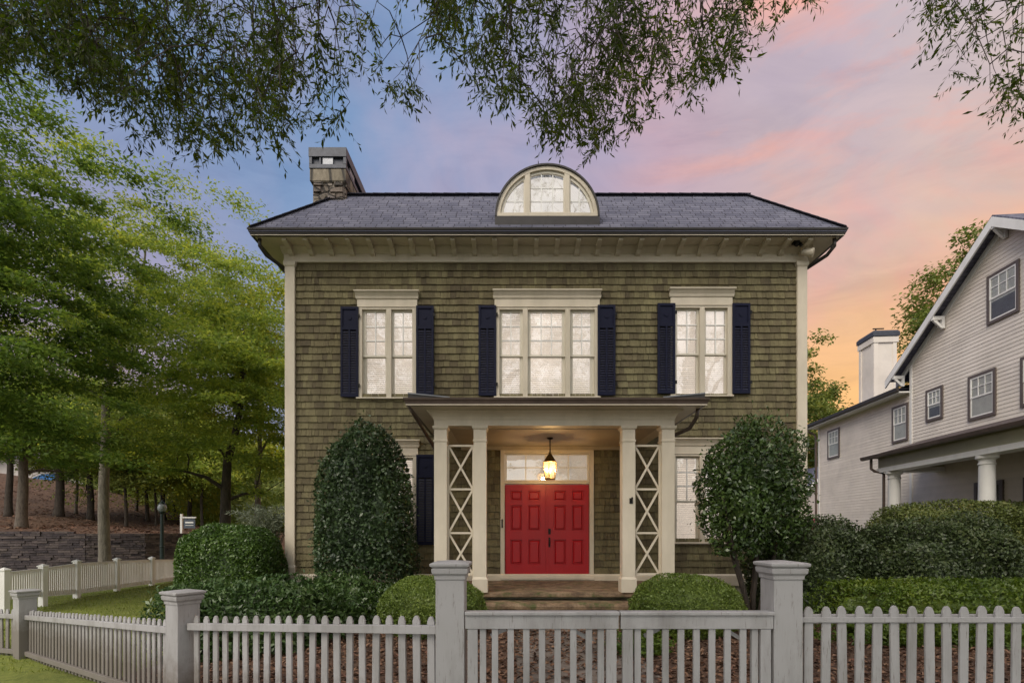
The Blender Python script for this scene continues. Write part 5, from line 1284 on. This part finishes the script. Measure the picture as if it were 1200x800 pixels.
# ================================================================== overhanging willow oak (trunks stand behind the camera)
def interp_y(px, tab): return np.interp(px, [a for a,b in tab], [b for a,b in tab])
def overhang(name, label, trunk, limbs, tab, pxr, n_br, dens, Yr, seed, back=None):
    rng = np.random.default_rng(seed)
    t = thing(name, label, 'tree', trunk)
    mb = MB(); T = Vector(trunk); mb.tube([T+Vector((0,0,-.3)),T+Vector((.02,.03,1.5)),T+Vector((.05,.1,4)),T+Vector((.2,.3,7.2)),T+Vector((.3,.2,10)),T+Vector((.3,.0,13))],[.42,.33,.29,.25,.17,.06],14)
    mb.build('trunk', M['bark'], t, smooth=True)
    lb = MB(); nodes = []
    for L_ in limbs:
        pts = [T+Vector((.1,.2,6.2))] + [Vector(p) for p in L_]; n = len(pts); rr = [.15*(1-.85*k/(n-1)) for k in range(n)]
        lb.tube(pts,rr,8)
        for a,b in zip(pts[1:],pts[2:]):
            for f in np.linspace(0,1,7): nodes.append(a.lerp(b,f))
    P=[];D=[];
    nodl = [np.array(q) for q in nodes]
    tw = MB()
    def spray(tip, up, ln, nl, droop):
        """a drooping spray: twig from its limb, side twigs, leaves along them"""
        tip = np.array(tip); start = tip + up*ln
        nod = np.array(nodl); k = np.argmin(np.linalg.norm((nod-start)*np.array((1,1,.7)),axis=1)+np.where(nod[:,2]<start[2]-.1,9,0)); nd = nod[k]
        mid = (nd+start)/2 + np.array((0,0,.12))
        tw.tube([nd,mid,start,start*.45+tip*.55+rng.normal(size=3)*.03,tip],[.009,.007,.005,.003,.0015],4,cap=False); nodl.append(mid); nodl.append(start)
        for j in range(rng.integers(4,7)):
            f = rng.uniform(.0,.85); b = start*(1-f)+tip*f; az = rng.uniform(0,6.28); l2 = rng.uniform(.18,.42)
            dd = np.array((math.cos(az)*.8,math.sin(az)*.8,-rng.uniform(.25,.9))); dd/=np.linalg.norm(dd); e = b+dd*l2
            tw.tube([b,e],[.0018,.001],3,cap=False)
            for q in range(nl):
                g = (q+rng.uniform(0,1))/nl; P.append(b+(e-b)*g); a2 = rng.normal(size=3); a2 -= dd*a2.dot(dd); a2/=np.linalg.norm(a2)
                D.append(dd*.75+a2*.75+np.array((0,0,-.22)))
        dm = tip-start; dm/=np.linalg.norm(dm)
        for q in range(int(nl*1.6)):
            g = rng.uniform(.15,1); P.append(start+(tip-start)*g); a2=rng.normal(size=3); a2-=dm*a2.dot(dm); a2/=np.linalg.norm(a2); D.append(dm*.7+a2*.7)
    done=0
    while done < n_br:
        px = rng.uniform(*pxr); yb = float(interp_y(px,tab))
        if rng.uniform() > np.interp(px,[a for a,b in dens],[b for a,b in dens]): continue
        done += 1
        fr_ = rng.uniform()**.62
        py = -90 + (yb+90)*fr_ - 14*rng.uniform()
        Y = rng.uniform(*Yr)
        x,y,z = px3(px,py,Y)
        spray((x,y,z), nrm(np.array([[rng.normal()*.35,rng.normal()*.35-.1,1.]]))[0], rng.uniform(.35,.8), rng.integers(6,10), 1)
    if back is not None:       # the crown overhead and behind, which shades the fence
        for k in range(back[0]):
            x = rng.uniform(*back[1]); y = rng.uniform(*back[2]); z = rng.uniform(*back[3])
            spray((x,y,z), nrm(np.array([[rng.normal()*.5,rng.normal()*.5,1.]]))[0], rng.uniform(.5,.9), 8, 1)
    P=np.array(P); D=np.array(D); n=len(P)
    Lf = rng.uniform(.068,.110,n); V,F = leaf_quads(P,D,rng.normal(size=(n,3))+np.array((0,0,.6)),Lf,Lf*rng.uniform(.24,.34,n),.12)
    lb.build('limbs', M['bark'], t, smooth=True); tw.build('twigs', M['bark_dark'], t)
    fast_mesh('crown', V, F, M['oak'], t)
    return t
tabL = [(-120,130),(-50,110),(30,90),(60,105),(130,150),(180,172),(232,212),(250,190),(300,180),(340,182),(400,165),(415,110),(430,100),(445,112),(482,147),(500,75),(512,55),(540,75),(590,165),(612,135),(640,188),(695,198),(722,150),(748,168),(765,118),(800,140),(845,105),(885,85),(905,48),(960,14),(1000,-30)]
densL = [(-120,1),(330,1),(355,.40),(390,.16),(495,.16),(515,.4),(550,.72),(720,.72),(800,.5),(880,.38),(960,.15),(1000,.1)]
overhang('willow_oak','overhanging narrow leaved oak whose leafy sprays hang across the upper left and middle sky',(-2.6,-3.2,-.1),
   [[(-2.4,-.5,8.4),(-2.6,3,9.6),(-3.2,6.2,10.2),(-4.2,9.2,10.4)],[(-3.6,-.8,8.2),(-5.2,2.5,9.2),(-6.4,5.5,9.9),(-7.8,8.6,10.2)],[(-1.4,-.8,8.4),(-.2,2.6,9.4),(.9,5.6,9.9),(1.7,8.6,10.2)],[(-1.0,-1.2,8.2),(1.2,1.4,9.1),(2.6,4.4,9.6),(3.8,7.2,9.9)],[(-2.5,-.2,9.0),(-1.8,3.0,10.),(-1.4,6.4,10.4),(-1.3,9,10.5)],[(-4.2,-1.5,8.2),(-7.0,1.0,9.2),(-8.5,3.6,9.8)]],
   tabL,(-120,985),960,densL,(5.6,9.2),101,back=(700,(-7.5,5.0),(-8.0,4.8),(7.2,10.2)))
tabR = [(1050,-20),(1065,12),(1085,20),(1100,70),(1112,100),(1125,80),(1140,120),(1155,130),(1175,150),(1200,165),(1300,190)]
densR = [(1050,.3),(1090,.7),(1140,.8),(1300,1)]
overhang('willow_oak','second narrow leaved oak whose few sprays reach into the upper right corner',(8.2,-1.0,-.1),
   [[(7.4,1.2,8.4),(6.9,3.6,9.3),(6.8,6.8,9.9)],[(8.4,1.4,8.4),(8.6,4.0,9.2),(8.3,7.5,9.6)],[(9.2,0.5,8.2),(10.2,3.,9.0),(10.6,6,9.4)]],
   tabR,(1058,1300),62,densR,(5.6,8.6),102,back=(140,(5.2,11),(-2,5.2),(7.4,10.2)))

# unseen trees added behind the viewer to shade the fence and show in panes
tree('added_shade_tree','unseen tree added behind the viewer at left to shade the fence',(-4.6,-6.8,-.1),3.4,11,(-4.4,-6.6,7.6),(4.4,3.6,3.9),80,230,.24,M['elm_dark'],M['bark'],.24,seed=111,clr=1.5,flat=.5)
tree('added_shade_tree','unseen tree added behind the viewer at right to shade the fence',(4.4,-7.2,-.1),3.4,11,(4.2,-7.0,7.4),(4.4,3.4,3.8),80,230,.24,M['elm_dark'],M['bark'],.24,seed=112,clr=1.5,flat=.5)
# ================================================================== sky, sun, camera
w = bpy.data.worlds.new('World'); SC.world = w; w.use_nodes = True; nt = w.node_tree
for n in list(nt.nodes): nt.nodes.remove(n)
out = N(nt,'ShaderNodeOutputWorld'); bg = N(nt,'ShaderNodeBackground'); L(nt, bg.outputs[0], out.inputs[0])
SUN_EL, SUN_AZ = 44., 216.      # azimuth clockwise from +Y (north): light from behind the viewer, a little left
sky = N(nt,'ShaderNodeTexSky', sky_type='NISHITA'); sky.sun_disc = False; sky.sun_elevation = R(SUN_EL); sky.sun_rotation = R(SUN_AZ)
tc = N(nt,'ShaderNodeTexCoord'); nv = N(nt,'ShaderNodeVectorMath',operation='NORMALIZE'); L(nt, tc.outputs['Generated'], nv.inputs[0])
sx = N(nt,'ShaderNodeSeparateXYZ'); L(nt, nv.outputs[0], sx.inputs[0])
def mth(op, a, b=None, c=None):
    n = N(nt,'ShaderNodeMath',operation=op)
    for s, v in zip(n.inputs, (a,b,c)):
        if v is None: continue
        if isinstance(v,(int,float)): s.default_value = v
        else: L(nt, v, s)
    return n.outputs[0]
az = mth('ARCTAN2', sx.outputs[0], sx.outputs[1]); el = mth('ARCSINE', sx.outputs[2])
def mapv(s): 
    m = N(nt,'ShaderNodeMapping'); L(nt, nv.outputs[0], m.inputs[0]); m.inputs['Scale'].default_value = s; return m.outputs[0]
n1 = noise(nt, mapv((1,1,1.6)), 1.7, 5, .55, .6); n2 = noise(nt, mapv((1.0,1.0,2.4)), 2.2, 7, .6, 1.4); n4 = noise(nt, mapv((1.0,1.0,3.4)), 4.2, 8, .62, 1.0)
w1 = mth('MULTIPLY_ADD', n1, .55, -.275)
# azimuth position 0..1 over -60..+60 degrees, bent by cloud noise
azp = mth('MULTIPLY_ADD', az, 1/ R(120.), .5); azp = mth('ADD', azp, mth('MULTIPLY', w1, .55))
hi = ramp(nt, [(.05,(.20,.30,.50)),(.30,(.18,.30,.51)),(.46,(.26,.34,.54)),(.56,(.42,.37,.50)),(.64,(.52,.38,.46)),(.76,(.57,.47,.50)),(.92,(.60,.52,.53))]); L(nt, azp, hi.inputs[0])
lo = ramp(nt, [(.05,(.50,.34,.42)),(.22,(.44,.35,.46)),(.34,(.24,.35,.55)),(.44,(.20,.35,.56)),(.55,(.44,.37,.50)),(.66,(.62,.38,.39)),(.74,(.82,.45,.25)),(.84,(.90,.52,.25)),(.95,(.75,.45,.34))]); L(nt, azp, lo.inputs[0])
ef = N(nt,'ShaderNodeMapRange', interpolation_type='SMOOTHSTEP'); L(nt, mth('ADD', el, mth('MULTIPLY',w1,.35)), ef.inputs[0]); ef.inputs[1].default_value = R(10); ef.inputs[2].default_value = R(40)
base = mixc(nt, lo.outputs[0], hi.outputs[0], ef.outputs[0])
# warm cloud streaks to the right
r2 = ramp(nt, [(.46,(0,0,0)),(.66,(1,1,1))]); L(nt, n2, r2.inputs[0])
wz_ = N(nt,'ShaderNodeMapRange', interpolation_type='SMOOTHSTEP'); L(nt, az, wz_.inputs[0]); wz_.inputs[1].default_value = R(8); wz_.inputs[2].default_value = R(30)
st = mth('MULTIPLY', mth('MULTIPLY', r2.outputs[0], wz_.outputs[0]), .95)
base = mixc(nt, base, (.86,.42,.33), st)
# pale pink streaks to the left
r3 = ramp(nt, [(.50,(0,0,0)),(.70,(1,1,1))]); L(nt, n1, r3.inputs[0])
base = mixc(nt, base, (.46,.38,.50), mth('MULTIPLY', r3.outputs[0], .55))
# low peach glow near the horizon on the right, soft grey and pale veils over everything
gl_ = N(nt,'ShaderNodeMapRange', interpolation_type='SMOOTHSTEP'); L(nt, el, gl_.inputs[0]); gl_.inputs[1].default_value = R(27); gl_.inputs[2].default_value = R(9)
gz_ = N(nt,'ShaderNodeMapRange', interpolation_type='SMOOTHSTEP'); L(nt, az, gz_.inputs[0]); gz_.inputs[1].default_value = R(10); gz_.inputs[2].default_value = R(30)
base = mixc(nt, base, (1.0,.56,.22), mth('MULTIPLY', mth('MULTIPLY', gl_.outputs[0], gz_.outputs[0]), .95))
r4 = ramp(nt, [(.34,(.88,.89,.92)),(.50,(1,1,1)),(.68,(1.10,1.07,1.04))]); L(nt, n4, r4.inputs[0])
base = mixc(nt, base, r4.outputs[0], .9, 'MULTIPLY')
# behind the viewer the sky is still a bright open evening sky
bk = N(nt,'ShaderNodeMapRange', interpolation_type='SMOOTHSTEP'); L(nt, sx.outputs[1], bk.inputs[0]); bk.inputs[1].default_value = .15; bk.inputs[2].default_value = -.45
sk = N(nt,'ShaderNodeVectorMath',operation='SCALE'); L(nt, sky.outputs[0], sk.inputs[0]); sk.inputs['Scale'].default_value = 1.0
BACK = (12.5,11.6,10.6)
bright = mixc(nt, sk.outputs[0], BACK, .55)
# strength of the Background is 0.1: scale the dusk colours to that
dk = N(nt,'ShaderNodeVectorMath',operation='SCALE'); L(nt, base, dk.inputs[0]); dk.inputs['Scale'].default_value = 6.9
fin = mixc(nt, dk.outputs[0], bright, bk.outputs[0])
L(nt, fin, bg.inputs[0]); bg.inputs[1].default_value = .1
sd = bpy.data.lights.new('sun','SUN'); sd.energy = 1.5; sd.angle = R(35); sd.color = (1.,.90,.76)
so = bpy.data.objects.new('sun', sd); COL.objects.link(so)
d = Vector((math.sin(R(SUN_AZ))*math.cos(R(SUN_EL)), math.cos(R(SUN_AZ))*math.cos(R(SUN_EL)), math.sin(R(SUN_EL))))
so.rotation_euler = d.to_track_quat('Z','Y').to_euler(); so.location = (0,-10,30)
cd = bpy.data.cameras.new('camera'); cam = bpy.data.objects.new('camera', cd); COL.objects.link(cam)
cam.location = (0,0,1.6); cam.rotation_euler = (R(90),0,0); cd.lens = 18; cd.sensor_width = 36; cd.shift_y = 221/1200; cd.clip_end = 5000; cd.clip_start = .05
SC.camera = cam
SC.view_settings.view_transform = 'Standard'; SC.view_settings.look = 'None'; SC.view_settings.exposure = .6; SC.view_settings.gamma = 1
SC.view_settings.use_curve_mapping = False
SC.cycles.max_bounces = 8; SC.cycles.transparent_max_bounces = 16; SC.cycles.use_denoising = True
SC.cycles.sample_clamp_indirect = 6
